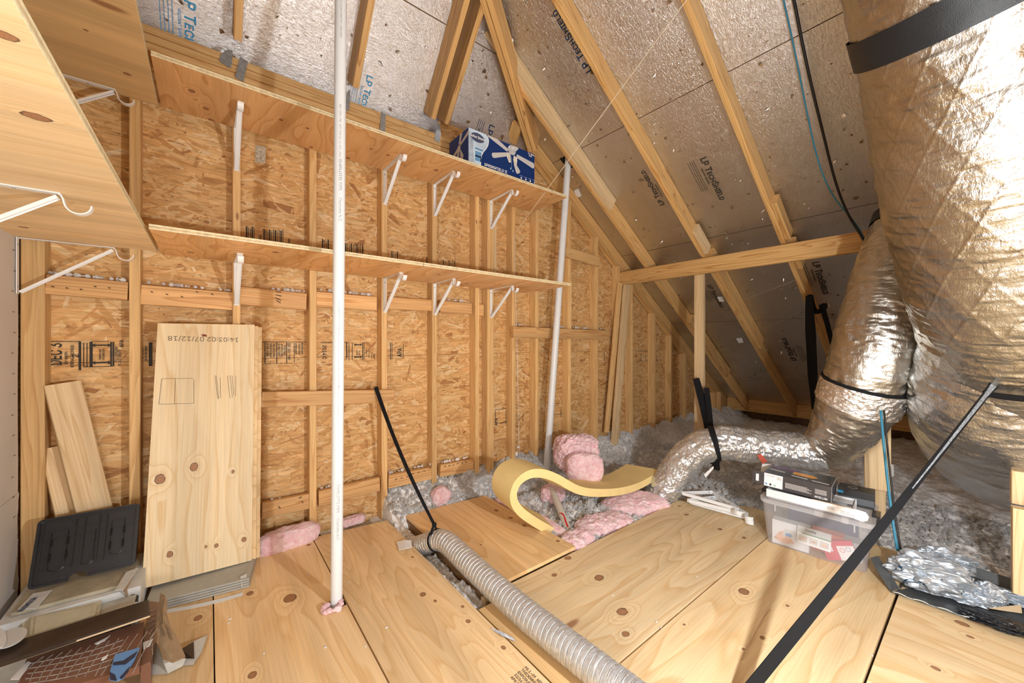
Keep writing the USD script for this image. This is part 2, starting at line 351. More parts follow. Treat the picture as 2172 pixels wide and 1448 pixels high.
# roof planes (undersides of rafters): left one falls toward the wall, right one falls toward +x
SL, ZL = 1.15, 2.737          # z = ZL + SL*(D-y)
SR, CR = 0.67, 4.42           # z = CR - SR*x
HL, HR = 0.27, 0.17           # vertical rafter depths
def zl(y): return ZL + SL * (D - y)
def zr(x): return CR - SR * x

wall = thing("wall_back", "back wall of strand board sheathing between bare wooden studs", "wall", kind="structure")
SHEETS = [(-.72, .50, -.25, 1.075), (.50, 1.704, -.25, 1.075), (1.704, 2.795, -.25, 1.075), (2.795, 4.0, -.25, 1.075), (4.0, 5.2, -.25, 1.075), (5.2, 6.6, -.25, .98),
          (-.72, .50, 1.075, 2.72), (.50, 1.40, 1.075, 2.72), (1.40, 2.36, 1.075, 2.98), (2.36, 3.0, 1.075, 2.86), (3.0, 3.6, 1.075, 2.50), (3.6, 4.3, 1.075, 2.10), (4.3, 5.2, 1.075, 1.62)]
for i, (a, b, c, d) in enumerate(SHEETS):
    ms, tn = osb_sheet(a, b, c, d, 3600 if a < 3 else 3000, 100 + i)
    part(wall, "osb_sheet", ms, M_OSB, tone=tn)
part(wall, "seam_backing", cat([box((-.72, DO + .012, -.25), (6.7, DO + .03, 1.08)), box((-.72, DO + .012, 1.08), (4.9, DO + .03, 2.72))]), M_HOLE)

def stud(xc, z0, z1, y0=D, y1=DO - .003, w=.038, mat=M_STUD, lean=0.0, name="stud"):
    p0, p1 = (xc - lean / 2, (y0 + y1) / 2, z0), (xc + lean / 2, (y0 + y1) / 2, z1)
    return board(wall, name, p0, p1, y1 - y0, w, (1, 0, 0), mat)
STUDS = [(-.600, .068), (-.283, .040), (.119, .036), (.500, .040), (.943, .040), (1.322, .040), (1.704, .038), (1.818, .030), (1.852, .034), (2.085, .038), (2.360, .038), (2.795, .038), (3.215, .038), (3.60, .038)]
for (xc, w) in STUDS:
    top = min(ZL - .12, zr(xc) - .02) if xc < 2.6 else zr(xc) + .02
    stud(xc, -.10, top, w=w)
for (u, v0) in ((1341, 625), (1389, 680), (1425, 722), (1455, 760), (1518, 840), (1530, 868)):
    p = atY(u, v0, D); stud(p[0], -.15, zr(p[0]) + .02, mat=M_STUD)
# short odd pieces nailed beside studs
stud(1.905, 1.17 + .42, 1.17 + 1.05, y0=2.62, w=.030, mat=M_PALE, name="nailer")
stud(2.86, 1.17 + .05, 1.17 + .62, y0=2.64, w=.03, mat=M_PALE, name="nailer")
p = atY(1527, 880, 2.55); stud(p[0], -.1, .42, y0=2.53, w=.038, mat=M_STUD, name="nailer")

def plate(x0, x1, z0, z1, y0=D, y1=DO - .003, mat=M_STUD, name="top_plate"):
    return board(wall, name, (x0, (y0 + y1) / 2, (z0 + z1) / 2), (x1, (y0 + y1) / 2, (z0 + z1) / 2), y1 - y0, z1 - z0, (0, 0, 1), mat)
plate(-.72, 1.455, ZL - .038, ZL, y0=2.585)
plate(-.72, 1.45, ZL - .077, ZL - .039)
plate(-.72, 1.46, ZL - .118, ZL - .078, y0=2.60)
plate(1.46, 2.25, ZL - .25, ZL - .10, y0=2.66, name="top_plate", mat=M_RAFT)
# blocking between the studs
def blocking(u0, v0, u1, v1, hpx, y0=D + .004, mat=M_BLOCK, top=True, yb=None):
    a, b = atY(u0, v0, y0), atY(u1, v1, y0); y1 = yb or y0 + .038
    h = hpx / FPX * a[1] / ray(u0, v0)[1]
    c = np.array([0, (y1 - y0) / 2, -h / 2])
    return board(wall, "blocking", a + c, b + c, y1 - y0, h, (0, 0, 1), mat)
for (u0, v0, u1, v1, hp) in ((97, 581, 271, 598, 42), (299, 603, 493, 620, 42), (510, 607, 650, 622, 38), (671, 618, 799, 629, 32), (823, 629, 916, 635, 26), (934, 637, 1001, 643, 25), (1016, 645, 1026, 646, 25)):
    blocking(u0, v0, u1, v1, hp, y0=2.60)
for (u0, v0, u1, v1, hp) in ((556, 1067, 656, 1047, 34), (676, 1042, 806, 1012, 32), (824, 1008, 916, 990, 28), (934, 986, 1004, 975, 26)):
    blocking(u0, v0, u1, v1, hp, y0=2.60)
blocking(555, 831, 836, 826, 33, y0=2.55, yb=2.588)
blocking(1089, 692, 1290, 701, 24, y0=2.555, yb=2.588)
blocking(1200, 522, 1272, 545, 22, y0=2.555, yb=2.588, mat=M_STUD)
for k in range(5):
    for j in range(5): pass

# printed grade stamps on the sheathing
def wallM(x, z, way=0, y=DO - .0035):
    r, u = {0: ((1, 0, 0), (0, 0, 1)), 90: ((0, 0, 1), (-1, 0, 0)), -90: ((0, 0, -1), (1, 0, 0))}[way]
    r, u = np.array(r, float), np.array(u, float)
    return mat4((x, y, z), r, u, np.cross(r, u))
def wx(u, v=726): p = atY(u, v, DO); return p[0], p[2]
def bar(x0, x1, z0, z1): return box((x0, DO - .0042, z0), (x1, DO - .0036, z1))
def stamp(items): part(wall, "grade_stamp", cat(items), M_INK)
def vtext(s, u, v, h, way=90, bold=True, st=1.0):
    x, z = wx(u, v); return text(s, h, wallM(x, z, way), bold=bold, stretch=st)
def arrow(uc, v, L):
    x, z = wx(uc, v); q = [(-L, 0), (-L * .62, .009), (-L * .62, .003), (L * .62, .003), (L * .62, .009), (L, 0), (L * .62, -.009), (L * .62, -.003), (-L * .62, -.003), (-L * .62, -.009)]
    return prism(q, wallM(x, z), .0006)
def hl(u0, u1, v, t=.003): x0, z = wx(u0, v); x1, _ = wx(u1, v); return bar(x0, x1, z - t / 2, z + t / 2)
def vl(u, v0, v1, t=.003): x, z1 = wx(u, v0); _, z0 = wx(u, v1); return bar(x - t / 2, x + t / 2, z0, z1)
stamp([hl(97, 170, 724), vtext("DEC 3", 131, 775, .038, st=.68), vtext("DAY MONTH", 144, 773, .009, st=.8), vtext("NOMINAL THICKNESS", 157, 779, .010, st=.7), vtext("2", 167, 759, .02), vl(170, 724, 785, .008), vl(178, 727, 778, .003), vl(185, 727, 778, .003), vl(193, 725, 778, .008), vl(196, 725, 778, .003),
       hl(193, 232, 724, .002), hl(178, 240, 778, .003), arrow(216, 732, .034), arrow(216, 769, .034), vtext("STRENGTH AXIS", 215, 764, .007, st=.7), vtext("THIS DIRECTION", 222, 764, .007, st=.7), vl(236, 725, 776, .006), vl(241, 725, 776, .006), vtext("7/16 CATEGORY", 250, 768, .009, st=.8), vtext("PS 2-10 SHEATH", 257, 776, .010, bold=True, st=.7), vtext("APA", 262, 737, .014), vtext("24/16", 304, 762, .016), vtext("RATED SHEATHING", 312, 764, .008, st=.7), vl(318, 726, 776, .008), vl(322, 726, 776, .005)])
stamp([hl(556, 650, 725, .003), vl(562, 726, 771, .004), vtext("OF 60TH ON EDGES", 565, 728, .011, -90, st=.55), vtext("ESPE PAGO ABAJO", 572, 728, .011, -90, st=.6), vtext("THIS SIDE DOWN", 579, 728, .011, -90, st=.65), vl(587, 726, 771, .004), vtext("1/8 INCH AT ENDS", 590, 728, .010, -90, st=.6), vtext("AND INCH AT EDGES", 596, 729, .010, -90, st=.55), vtext("SPACE PANEL", 602, 732, .010, -90, st=.7), vl(608, 726, 770, .004), vtext("253-620-7400", 611, 727, .013, -90, st=.75), vl(624, 727, 769, .003), vtext("APA PERFORMANCE", 626, 727, .009, -90, st=.6), vtext("ACCEPTABLE", 633, 730, .009, -90, st=.8), vtext("MUST BE SQUARE", 639, 727, .010, -90, st=.6), hl(562, 620, 771, .002)])
stamp([hl(680, 736, 726, .004), vtext("2014 C", 684, 731, .022, -90, st=.85), hl(681, 690, 768, .003), vl(735, 726, 760, .006), vl(740, 727, 765, .003), vl(747, 727, 762, .003), arrow(759, 731, .026), arrow(759, 757, .026), vtext("STRENGTH", 758, 753, .006, st=.8), vtext("AXIS THIS", 763, 753, .006, st=.7), vl(769, 726, 763, .004), vl(772, 726, 763, .003), vtext("7/16 CATEGORY", 778, 757, .007, st=.7), vtext("PS 2-10", 784, 758, .009), vtext("HUD-UM-40", 789, 760, .007, st=.7), vtext("APA", 795, 760, .012), vl(828, 726, 762, .005), vl(831, 726, 762, .003), vtext("APA", 852, 757, .034, st=.7), vl(855, 730, 760, .003)])
for (u0, n) in ((523, 5), (560, 11), (684, 4), (733, 10), (831, 4), (905, 2), (940, 7)):
    vb = 470 + (u0 - 500) * .17 + 12
    its = [vl(u0 + 4 * k, vb - 6 + (k * 7 % 5), vb + 40, .003 + .004 * (k % 3 == 0)) for k in range(n)]
    its += [vtext(["APA 24", "SHEATHING", "PS 2-10", "EXPOSURE 1", "7/16 CAT"][k % 5], u0 + 4 * n + 4 + 7 * k, vb + 36, .011, st=.7) for k in range(2)]
    stamp(its)
stamp([vtext("APA", 1055, 902, .030, st=.8), hl(1050, 1074, 869, .003), hl(1050, 1074, 898, .003), vl(1050, 869, 898, .003), vl(1073, 869, 898, .003), vtext("24/16", 1100, 893, .016), vtext("APA PS 2", 1110, 893, .014, st=.8), vtext("APA", 1175, 880, .030), hl(1170, 1194, 857, .003), hl(1168, 1194, 880, .003), vtext("EXPOSURE 1", 1190, 884, .012, st=.8)])
stamp([vtext("APA RATED", 1296, 765, .014, st=.8), vtext("SHEATHING", 1282, 765, .014, st=.8), vtext("24/16 APA", 1326, 765, .02, st=.8), hl(1352, 1381, 745, .004), vtext("EXPOSURE", 1360, 766, .016, st=.8), vtext("7/16 PS 2", 1370, 766, .016, st=.8), vtext("APA", 1379, 766, .016), hl(1352, 1381, 766, .003)])
part(wall, "stapled_label", flat([atY(542, 308, DO - .004), atY(564, 312, DO - .004), atY(563, 347, DO - .004), atY(541, 344, DO - .004)], .0004, (0, -1, 0)), plain("paper_label", (.62, .60, .52), .7, vary=.4, scale=90))
# nail shanks driven through the blocking
nails = []
for (u, v, du, dv) in [(585, 618, 11, 2), (585, 625, 12, 3), (584, 631, 12, 6), (586, 637, 9, 5), (590, 1073, 5, 5), (640, 1062, 3, 4), (634, 1056, 6, -2)] + [(690 + 14 * k, 1032 - 3 * k, 4, -3 + (k % 3) * 2) for k in range(8)] + [(838 + 12 * k, 1018 - 4 * k, 4, -3 + (k % 3) * 2) for k in range(7)] + [(942 + 9 * k, 990 - 2 * k, 4, -2 + (k % 3)) for k in range(6)] + [(110 + 30 * k, 607 + 3 * (k % 3), 4, 1) for k in range(5)] + [(320 + 32 * k, 618 + 5 * (k % 3), 4, 2) for k in range(5)]:
    nails.append(tube(np.array([atY(u, v, 2.600), atY(u + du, v + dv, 2.588)]), .0022, 5))
part(wall, "nail_points", cat(nails), plain("rusty_nail", (.09, .06, .05), .6), kind="stuff")
# hurricane ties and straps
def tie(u, v, pts, label=None):
    o = atY(u, v, 2.582); sc = o[1] / ray(u, v)[1] / FPX * 1.0
    q = [((a) * sc * ray(u, v)[1] ** 0, -b * sc) for a, b in pts]
    part(wall, "hurricane_tie", prism(q, mat4(o, (1, 0, 0), (0, 0, 1), (0, -1, 0)), .0025), M_ZINC)
tie(493, 107, [(0, 0), (0, 18), (-3, 40), (-22, 33), (-20, 18), (-8, 2)])
tie(526, 131, [(0, 0), (-8, 46), (-22, 42), (-14, -4)])
tie(741, 190, [(0, 0), (2, 20), (-1, 46), (-8, 46), (-8, 20), (-2, 2)])
tie(818, 244, [(0, 0), (-2, 42), (-12, 38), (-10, -4)])
tie(933, 262, [(0, 0), (2, 22), (-2, 42), (-13, 38), (-10, 22), (-3, 2)])

# ------------------------------------------------------------------ left wall (drywall), rear wall
wl = thing("wall_left", "left wall of unpainted grey drywall with exposed paper edge", "wall", kind="structure")
XL = -.632
def ragged(y0, y1, z0, z1, seed, rag=.012, n=70):
    r = np.random.default_rng(seed); t = np.linspace(0, 1, n)
    e = y1 + (meshkit.fbm(np.stack([t * 9, t * 0, t * 0 + seed], 1), 4) - .5) * 2 * rag
    q = [(y0, z0)] + [(e[i], z0 + (z1 - z0) * t[i]) for i in range(n)] + [(y0, z1)]
    return prism(q, mat4((XL - .013, 0, 0), (0, 1, 0), (0, 0, 1), (1, 0, 0)), .0127)
part(wl, "drywall_sheet", ragged(-2.5, 2.560, .535, 3.6, 3, .006), M_DRY)
part(wl, "drywall_sheet", ragged(-2.5, 2.555, -.02, .533, 5, .022), M_DRY)
part(wl, "gypsum_edge", cat([box((XL - .014, 2.545, .02), (XL - .003, 2.566, .5))]), M_GYP)
part(wl, "framing_board", board(None, "", (XL - .05, -2.5, 1.7), (XL - .05, 2.58, 1.7), .07, 3.6, (0, 0, 1), M_STUD)[:2], M_STUD, matrix=board(None, "", (XL - .05, -2.5, 1.7), (XL - .05, 2.58, 1.7), .07, 3.6, (0, 0, 1), M_STUD)[2])
nl = []
for k in range(14):
    z = 1.55 - k * .085; y = 2.50 + .012 * math.sin(k * 2.1)
    nl.append(box((XL - .001, y, z), (XL + .0006, y + .022, z + .003)))
part(wl, "slit_marks", cat(nl), M_INK2, kind="stuff")
wr = thing("wall_rear", "rear wall of the attic behind the viewpoint", "wall", kind="structure")
part(wr, "osb_sheet", box((-.7, -2.52, -.25), (6.7, -2.5, 5.2)), M_SHELF2)

# ------------------------------------------------------------------ roof
ceil = thing("ceiling", "sloping attic roof of foil faced sheathing on wooden rafters", "roof", kind="structure")
cl, cr = ZL + HL + SL * D, CR + HR      # left foil: z = cl - SL*y ; right foil: z = cr - SR*x
def hip_y(x): return (cl - cr + SR * x) / SL        # where the two meet
seams = [-.72, 0.38, 1.47, 2.56, 3.65, 4.74, 5.83, 6.8]
def slab(pts, n, mat=M_FOIL, name="sheathing_panel", th=.012):
    n = np.array(n, float); n /= np.linalg.norm(n)
    v, f = flat(pts, th, n); v = v + n * th
    o = np.array(pts[0]); x = np.array(pts[1]) - pts[0]; x = x / np.linalg.norm(x); y = np.cross(n, x)
    M = mat4(o, x, y, n); Mi = np.linalg.inv(M)
    return part(ceil, name, (xf(v, Mi), f), mat, matrix=M)
g = .0022
ysplit = [-2.6, 1.04, 2.95]
for i in range(len(seams) - 1):
    x0, x1 = seams[i] + g, seams[i + 1] - g
    for j in range(2):
        y0, y1 = ysplit[j] + .0005, ysplit[j + 1]
        yy0, yy1 = min(y1, max(y0, hip_y(x0))), min(y1, max(y0, hip_y(x1)))
        if yy0 <= y0 + 1e-3 and yy1 <= y0 + 1e-3: continue
        pts = [(x0, y0), (x1, y0), (x1, yy1), (x0, yy0)]
        if i == 4 and j == 1: pass
        slab([(a, b, cr - SR * a) for a, b in pts], (SR, 0, 1))
part(ceil, "roof_decking", flat([(a, b, cr - SR * a + .02) for a, b in ((-.8, -2.6), (6.9, -2.6), (6.9, 2.95), (3.0, 2.95), (-.8, 2.0))], .004, (SR, 0, 1)), M_BROWN)
lseam = [2.80, 2.306, 1.22, .2]
for i in range(3):
    y0, y1 = lseam[i] - g, lseam[i + 1] + g
    if i == 2: y1 = hip_y(-.72) + .005
    def xh(y): return (SL * y - cl + cr) / SR
    pts = [(-.72, y1), (max(-.71, xh(y1)), y1), (xh(y0), y0), (-.72, y0)]
    slab([(a, b, cl - SL * b) for a, b in pts], (0, SL, 1))
part(ceil, "roof_decking", flat([(a, b, cl - SL * b + .02) for a, b in ((-.8, 2.80), (2.5, 2.80), (-.7, .85), (-.8, .85))], .004, (0, SL, 1)), M_BROWN)
part(ceil, "eave_closure", cat([box((-.8, 2.805, 2.4), (3.2, 2.82, 3.2)), box((6.75, -2.6, -.3), (6.8, 2.8, .6))]), M_DARKW)

cosL, cosR = 1 / math.hypot(1, SL), 1 / math.hypot(1, SR)
def rafter_left(x, w=.038, y1=2.60, ytop=None, drop=0.0, name="rafter"):
    yt = hip_y(x) + .02 if ytop is None else ytop
    d = HL * cosL
    a, b = np.array((x, y1, zl(y1) + HL / 2 - drop)), np.array((x, yt, zl(yt) + HL / 2 - drop))
    return board(ceil, name, a, b, w, d * .98, (0, SL, 1), M_RAFT, ends=(1 / SL * 0, 0))
for x in (-.49, .121, .737, 1.283, 1.395): rafter_left(x)
def rafter_right(y, x0, x1, w=.038, name="rafter", drop=0.0, mat=M_RAFT, d=None, ends=None):
    d = d or HR * cosR
    c = HR / 2 - drop
    return board(ceil, name, (x0, y, zr(x0) + c), (x1, y, zr(x1) + c), w, d * .98, (SR, 0, 1), mat, ends=ends)
rafter_right(2.61, 2.30, 6.5, mat=M_RAFT)
rafter_right(2.645, 2.34, 6.5, w=.03)
rafter_right(2.29, 1.90, 6.45)
rafter_right(1.685, .9, 6.45, mat=M_RAFT)
rafter_right(1.045, .2, 6.45)
rafter_right(.41, -.6, 6.45)
for y in (-.22, -.85, -1.5, -2.1): rafter_right(y, -.7, 6.45)
# sister pieces nailed to the rafters
pe = atP(1258, 380, (SR, 0, 1), CR)
rafter_right(2.251, 1.62, 3.02, name="sister_board", mat=M_PALE, ends=(.67, 0))
rafter_right(1.647, 3.42, 3.66, name="scab_block", mat=M_PALE, d=.10, drop=.015)
rafter_right(1.007, 3.34, 3.66, name="scab_block", d=.10, drop=.015)
rafter_right(1.647, 3.72, 5.0, name="sister_board", mat=M_RAFT)
rafter_right(1.007, 3.74, 3.98, name="sister_board", d=.10)
rafter_right(2.251, 4.55, 5.6, name="sister_board", d=.13)
# hip rafter: double board from the wall corner up toward the ridge
h0 = atY(1129, 318, 2.53); 
hd = np.array([1, SR / SL, -SR]); hd /= np.linalg.norm(hd)
h1 = atT(1031, 0, 2.44)
dirh = (h1 - h0) / np.linalg.norm(h1 - h0); hup = np.array([0, 0, 1.0])
for off, lab in ((-.021, None), (.021, None)):
    sidev = np.cross(dirh, hup); sidev /= np.linalg.norm(sidev)
    board(ceil, "hip_rafter", h0 - dirh * .05 + sidev * off + hup * .095, h0 + dirh * 3.4 + sidev * off + hup * .095, .038, .19, hup, M_RAFT)
# jack pieces near the corner
part(ceil, "jack_board", *[None] * 0) if False else None
board(ceil, "jack_board", atY(1086, 300, 2.64), atP(1098, 262, (0, SL, 1), cl - .1), .09, .038, (0, -1, 1), M_RAFT)
# board closing the eave at the low end
eb0, eb1 = atX(1600, 925, 6.2), atX(1790, 790, 6.2)
board(ceil, "eave_board", (6.42, -2.4, zr(6.42) + .10), (6.42, 2.58, zr(6.42) + .10), .038, .19, (0, 0, 1), M_RAFT)

# lettering on the foil, chips and flaps where staples tore it
def roofM(o, right, n):
    r = np.array(right, float); r /= np.linalg.norm(r); n = np.array(n, float); n /= np.linalg.norm(n)
    return mat4(np.array(o) + n * .002, r, np.cross(n, r), n)
NR, NLF = np.array([-SR, 0, -1.0]), np.array([0, -SL, -1.0])
upR, dnR, dnL = (-1, 0, SR), (1, 0, -SR), (0, 1, -SL)
def lp(o, right, n, h, mat, tech="TECHSHIELD"):
    M = roofM(o, right, n)
    its = [text("LP", h, M, bold=True)]
    w = its[0][0]; L = ((w - M[:3, 3]) @ M[:3, 0]).max()
    M2 = M.copy(); M2[:3, 3] += M[:3, 0] * (L + h * .45); its.append(text(tech[0], h, M2, bold=True)); L2 = ((its[-1][0] - M[:3, 3]) @ M[:3, 0]).max()
    M2 = M.copy(); M2[:3, 3] += M[:3, 0] * (L2 + h * .06); its.append(text(tech[1:4], h * .78, M2, bold=True)); L2 = ((its[-1][0] - M[:3, 3]) @ M[:3, 0]).max()
    if len(tech) > 4:
        M2 = M.copy(); M2[:3, 3] += M[:3, 0] * (L2 + h * .08); its.append(text(tech[4], h, M2, bold=True)); L2 = ((its[-1][0] - M[:3, 3]) @ M[:3, 0]).max()
        M2 = M.copy(); M2[:3, 3] += M[:3, 0] * (L2 + h * .06); its.append(text(tech[5:], h * .78, M2, bold=True))
    M2 = M.copy(); M2[:3, 3] += M[:3, 0] * (L * .6 + h) - M[:3, 1] * h * .6; its.append(text("RADIANT BARRIER", h * .28, M2))
    for k in range(4):
        s = M[:3, 3] - M[:3, 1] * h * (1.1 + .35 * k); Mk = M.copy(); Mk[:3, 3] = s
        its.append(prism([(0, 0), (h * 6.5, 0), (h * 6.5, h * .05), (0, h * .05)], Mk, .0004))
    part(ceil, "foil_print", cat(its), mat)
fR = lambda u, v: atP(u, v, (SR, 0, 1), cr)
fL = lambda u, v: atP(u, v, (0, SL, 1), cl)
lp(fR(1256, 150), upR, NR, .047, M_NAVYINK)
lp(fR(1410, 434), upR, NR, .042, M_INK)
lp(fR(1484, 336), dnR, NR, .046, M_INK)
lp(fR(1690, 765), upR, NR, .05, M_INK)
lp(fR(1722, 556), dnR, NR, .047, M_INK)
lp(fR(1500, 605), dnR, NR, .042, M_INK)
lp(fL(390, -22), dnL, NLF, .046, M_BLUEINK, "TECH")
lp(fL(779, 157), dnL, NLF, .040, M_BLUEINK, "TECH")
lp(fL(1040, 262), dnL, NLF, .05, M_NAVYINK, "T")
def chips(n, seed, where, normal, size):
    r = np.random.default_rng(seed); A, B = [], []
    nn = normal / np.linalg.norm(normal)
    for k in range(n):
        o = where(r)
        if o is None: continue
        a = np.cross(nn, r.normal(size=3)); a /= np.linalg.norm(a); b = np.cross(nn, a)
        s = size * r.gamma(2.2, .45)
        t = np.array([o + a * s * r.uniform(.5, 1.1), o + b * s * r.uniform(.3, .7), o - a * s * r.uniform(.2, .6), o - b * s * r.uniform(.2, .6)]) + nn * .0015
        f = np.array([[0, 1, 2], [0, 2, 3]])
        if r.random() < .62: A.append((t, f))
        t2 = t.copy(); t2[0] += nn * s * r.uniform(.4, 1.2); t2[1] += nn * s * r.uniform(.1, .5); t2 += nn * .001 + a * s * r.uniform(-.5, .5)
        if r.random() < .55: B.append((t2, f))
    return cat(A), cat(B)
def wR(r):
    x, y = r.uniform(1.2, 6.2), r.uniform(-.4, 2.55)
    return np.array([x, y, cr - SR * x]) if y < hip_y(x) - .03 else None
def wL(r):
    x, y = r.uniform(-.3, 2.0), r.uniform(1.6, 2.72)
    return np.array([x, y, cl - SL * y]) if y > hip_y(x) + .03 else None
a, b = chips(1600, 5, wR, NR, .0105); part(ceil, "torn_hole", a, M_BROWN, kind="stuff"); part(ceil, "foil_flap", b, M_SILVER, kind="stuff")
a, b = chips(260, 6, wL, NLF, .014); part(ceil, "torn_hole", a, M_BROWN, kind="stuff"); part(ceil, "foil_flap", b, M_SILVER, kind="stuff")
M_STICK = plain("white_sticker", (.78, .77, .75), .5)
for uv in ([(1217, 404), (1227, 399), (1234, 415), (1224, 419)], [(1521, 629), (1534, 628), (1537, 639), (1526, 639)], [(1561, 717), (1574, 716), (1577, 726), (1567, 727)]):
    part(ceil, "sticker", flat([fR(*p) + NR / 1.2 * .003 for p in uv], .0004, -NR), M_STICK)
part(ceil, "vent_cutout", flat([fR(*p) + NR / 1.2 * .002 for p in ((1187, 336), (1205, 329), (1219, 348), (1214, 356), (1200, 352))], .0005, -NR), M_HOLE)
for (u0, v0, u1, v1) in ((1504, 664, 1700, 590), (1570, 720, 1700, 662), (1440, 660, 1500, 610)):
    q0, q1 = fR(u0, v0), fR(u1, v1); part(ceil, "foil_crease", tube(np.array([q0, q1]) + NR * .001, .0016, 5), M_SILVER)

# purlin beam under the rafters with its posts
BX = 3.66; bz1 = zr(BX) - .005
br = thing("purlin_brace", "pale horizontal beam under the right roof slope with two upright posts", "roof brace", (BX, 1.6, 0))
board(br, "beam", (BX - .02, -1.2, bz1 - .075), (BX - .02, 2.668, bz1 - .075), .038, .145, (0, 0, 1), M_RAFT)
pp = atX(1484, 575, BX + .02); 
board(br, "post", (BX + .02, pp[1], .27), (BX + .02, pp[1], bz1 - .10), .038, .089, (0, 1, 0), M_PALE)
a0, a1 = atY(1299, 985, 2.555), atX(1318, 598, BX + .02)
board(br, "post", (a0[0], 2.545, -.1), (a1[0], 2.545, bz1 - .13), .038, .089, (1, 0, 0), M_PALE)
board(br, "post", (a0[0] - .075, 2.575, .2), (a1[0] - .085, 2.575, bz1 - .13), .03, .06, (1, 0, 0), M_STUD)

# ------------------------------------------------------------------ floor: plywood sheets on joists
floor = thing("floor", "attic floor of loose plywood sheets laid over the joists", "floor", kind="structure")
FL_L, FL_D = (0.86, 0.63, 0.36), (0.71, 0.44, 0.19)
def sheet(name, quad, grain, ring=17, kn=(), z=0.0, th=.018, light=FL_L, dark=FL_D, patch=.0, along=.5, across=3.2, auto=1.1, contrast=.7):
    """plywood sheet; quad = plan outline, grain = 'x' or 'y'; knots given in pixels"""
    c = np.mean(quad, 0); gx = np.array((1, 0, 0)) if grain == "x" else np.array((0, 1, 0)); gz = np.array((0, 0, 1.0)); gy = np.cross(gz, gx)
    M = mat4((c[0], c[1], z - th), gx, gy, gz); Mi = np.linalg.inv(M)
    loc = [tuple(xf(np.array((q[0], q[1], 0.0)), Mi)[:2]) for q in quad]
    kk = []
    for (u, v, r, s) in kn:
        w = atZ(u, v, z); l = xf(w, Mi); kk.append((float(l[0]), float(l[1]), r, s))
    m = wood("ply_" + name, light, dark, ring=ring, along=along, across=across, knots=kk, auto=auto, contrast=contrast, z_too=False, patch=patch, patch_col=(.80, .62, .36))
    P = Polygon(loc).buffer(-.0012)
    mm = trimesh.creation.extrude_polygon(P, th, engine="earcut")
    return part(floor, "plywood_sheet", (np.array(mm.vertices), np.array(mm.faces)), m, matrix=M)
sheet("a", [(-.62, -2.4), (.014, -2.4), (.014, 2.55), (-.62, 2.55)], "y", kn=[(420, 1310, .02, 1)])
notch = [(.016, -2.4), (.482, -2.4), (.482, 1.79), (.405, 1.79), (.405, 1.86), (.482, 1.86), (.482, 2.54), (.016, 2.54)]
sheet("b", notch, "y", kn=[(615, 1268, .035, 1.3), (535, 1431, .018, 1.2), (620, 1160, .016, 1), (655, 1155, .014, 1), (530, 1258, .02, .8)], ring=15)
sheet("c", [(.486, -2.4), (.918, -2.4), (.918, 2.47), (.486, 2.53)], "y", kn=[(897, 1260, .018, 1), (923, 1274, .010, 1), (981, 1286, .010, 1), (993, 1317, .013, 1.1), (1068, 1373, .012, 1), (875, 1181, .01, .7)], ring=22, across=4.2)
sheet("d", [(.925, -2.4), (1.02, -2.4), (1.02, 1.40), (.925, 1.40)], "y", ring=14, across=7, light=(.70, .47, .23), z=-.004)
sheet("e", [(1.02, 1.455), (1.615, 1.452), (1.62, 2.36), (1.02, 2.415)], "y", kn=[(1053, 1082, .020, 1), (1083, 1098, .018, 1), (1112, 1114, .018, 1), (1020, 1155, .008, .6), (1183, 1147, .014, .8)], z=.022, light=(.82, .57, .30), dark=(.66, .39, .155), ring=13)
sheet("f", [(1.03, .848), (3.02, .83), (3.02, 1.05), (2.72, 1.44), (1.03, 1.45)], "x", kn=[(1205, 1183, .022, 1.2), (1176, 1219, .016, 1), (1271, 1225, .028, 1.3), (1320, 1297, .030, 1.5), (1327, 1344, .018, 1), (1456, 1091, .018, 1), (1441, 1073, .014, .8), (1527, 1122, .016, 1), (1578, 1140, .016, 1)], light=(.88, .69, .43), patch=.45, ring=16)
sheet("g", [(1.03, .272), (2.50, .272), (3.02, .272), (3.02, .825), (1.03, .84)], "x", kn=[(1578, 1254, .03, 1.5), (1617, 1352, .012, 1), (1670, 1284, .010, .8), (1451, 1324, .008, .7), (1577, 1376, .007, .7)], light=(.87, .665, .39), patch=.3, ring=15)
sheet("h", [(.94, -2.4), (2.60, -2.4), (2.60, .262), (.94, .268)], "y", kn=[(2041, 1322, .022, 1.4), (1985, 1417, .014, 1.1), (2058, 1350, .012, 1)], light=(.87, .67, .40), ring=13, across=2.6)
part(floor, "drywall_offcut", box((-.6, -2.4, .001), (1.5, -.25, .014)), M_DRY)  # out of view, placed so the left roof foil reflects grey instead of wood
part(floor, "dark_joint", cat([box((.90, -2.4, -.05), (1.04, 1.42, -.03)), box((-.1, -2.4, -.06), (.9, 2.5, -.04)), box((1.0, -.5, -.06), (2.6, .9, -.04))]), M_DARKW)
for (x0, x1, y, w) in ((1.0, 1.64, 1.47, .04), (1.7, 3.1, 1.44, .04), (1.0, 3.1, .845, .04)):
    board(floor, "joist", (x0, y, -.12), (x1, y, -.12), w, .19, (0, 0, 1), M_PALE)
board(floor, "joist", (1.038, 1.42, -.085), (1.038, 2.40, -.085), .038, .17, (0, 0, 1), M_DARKW)
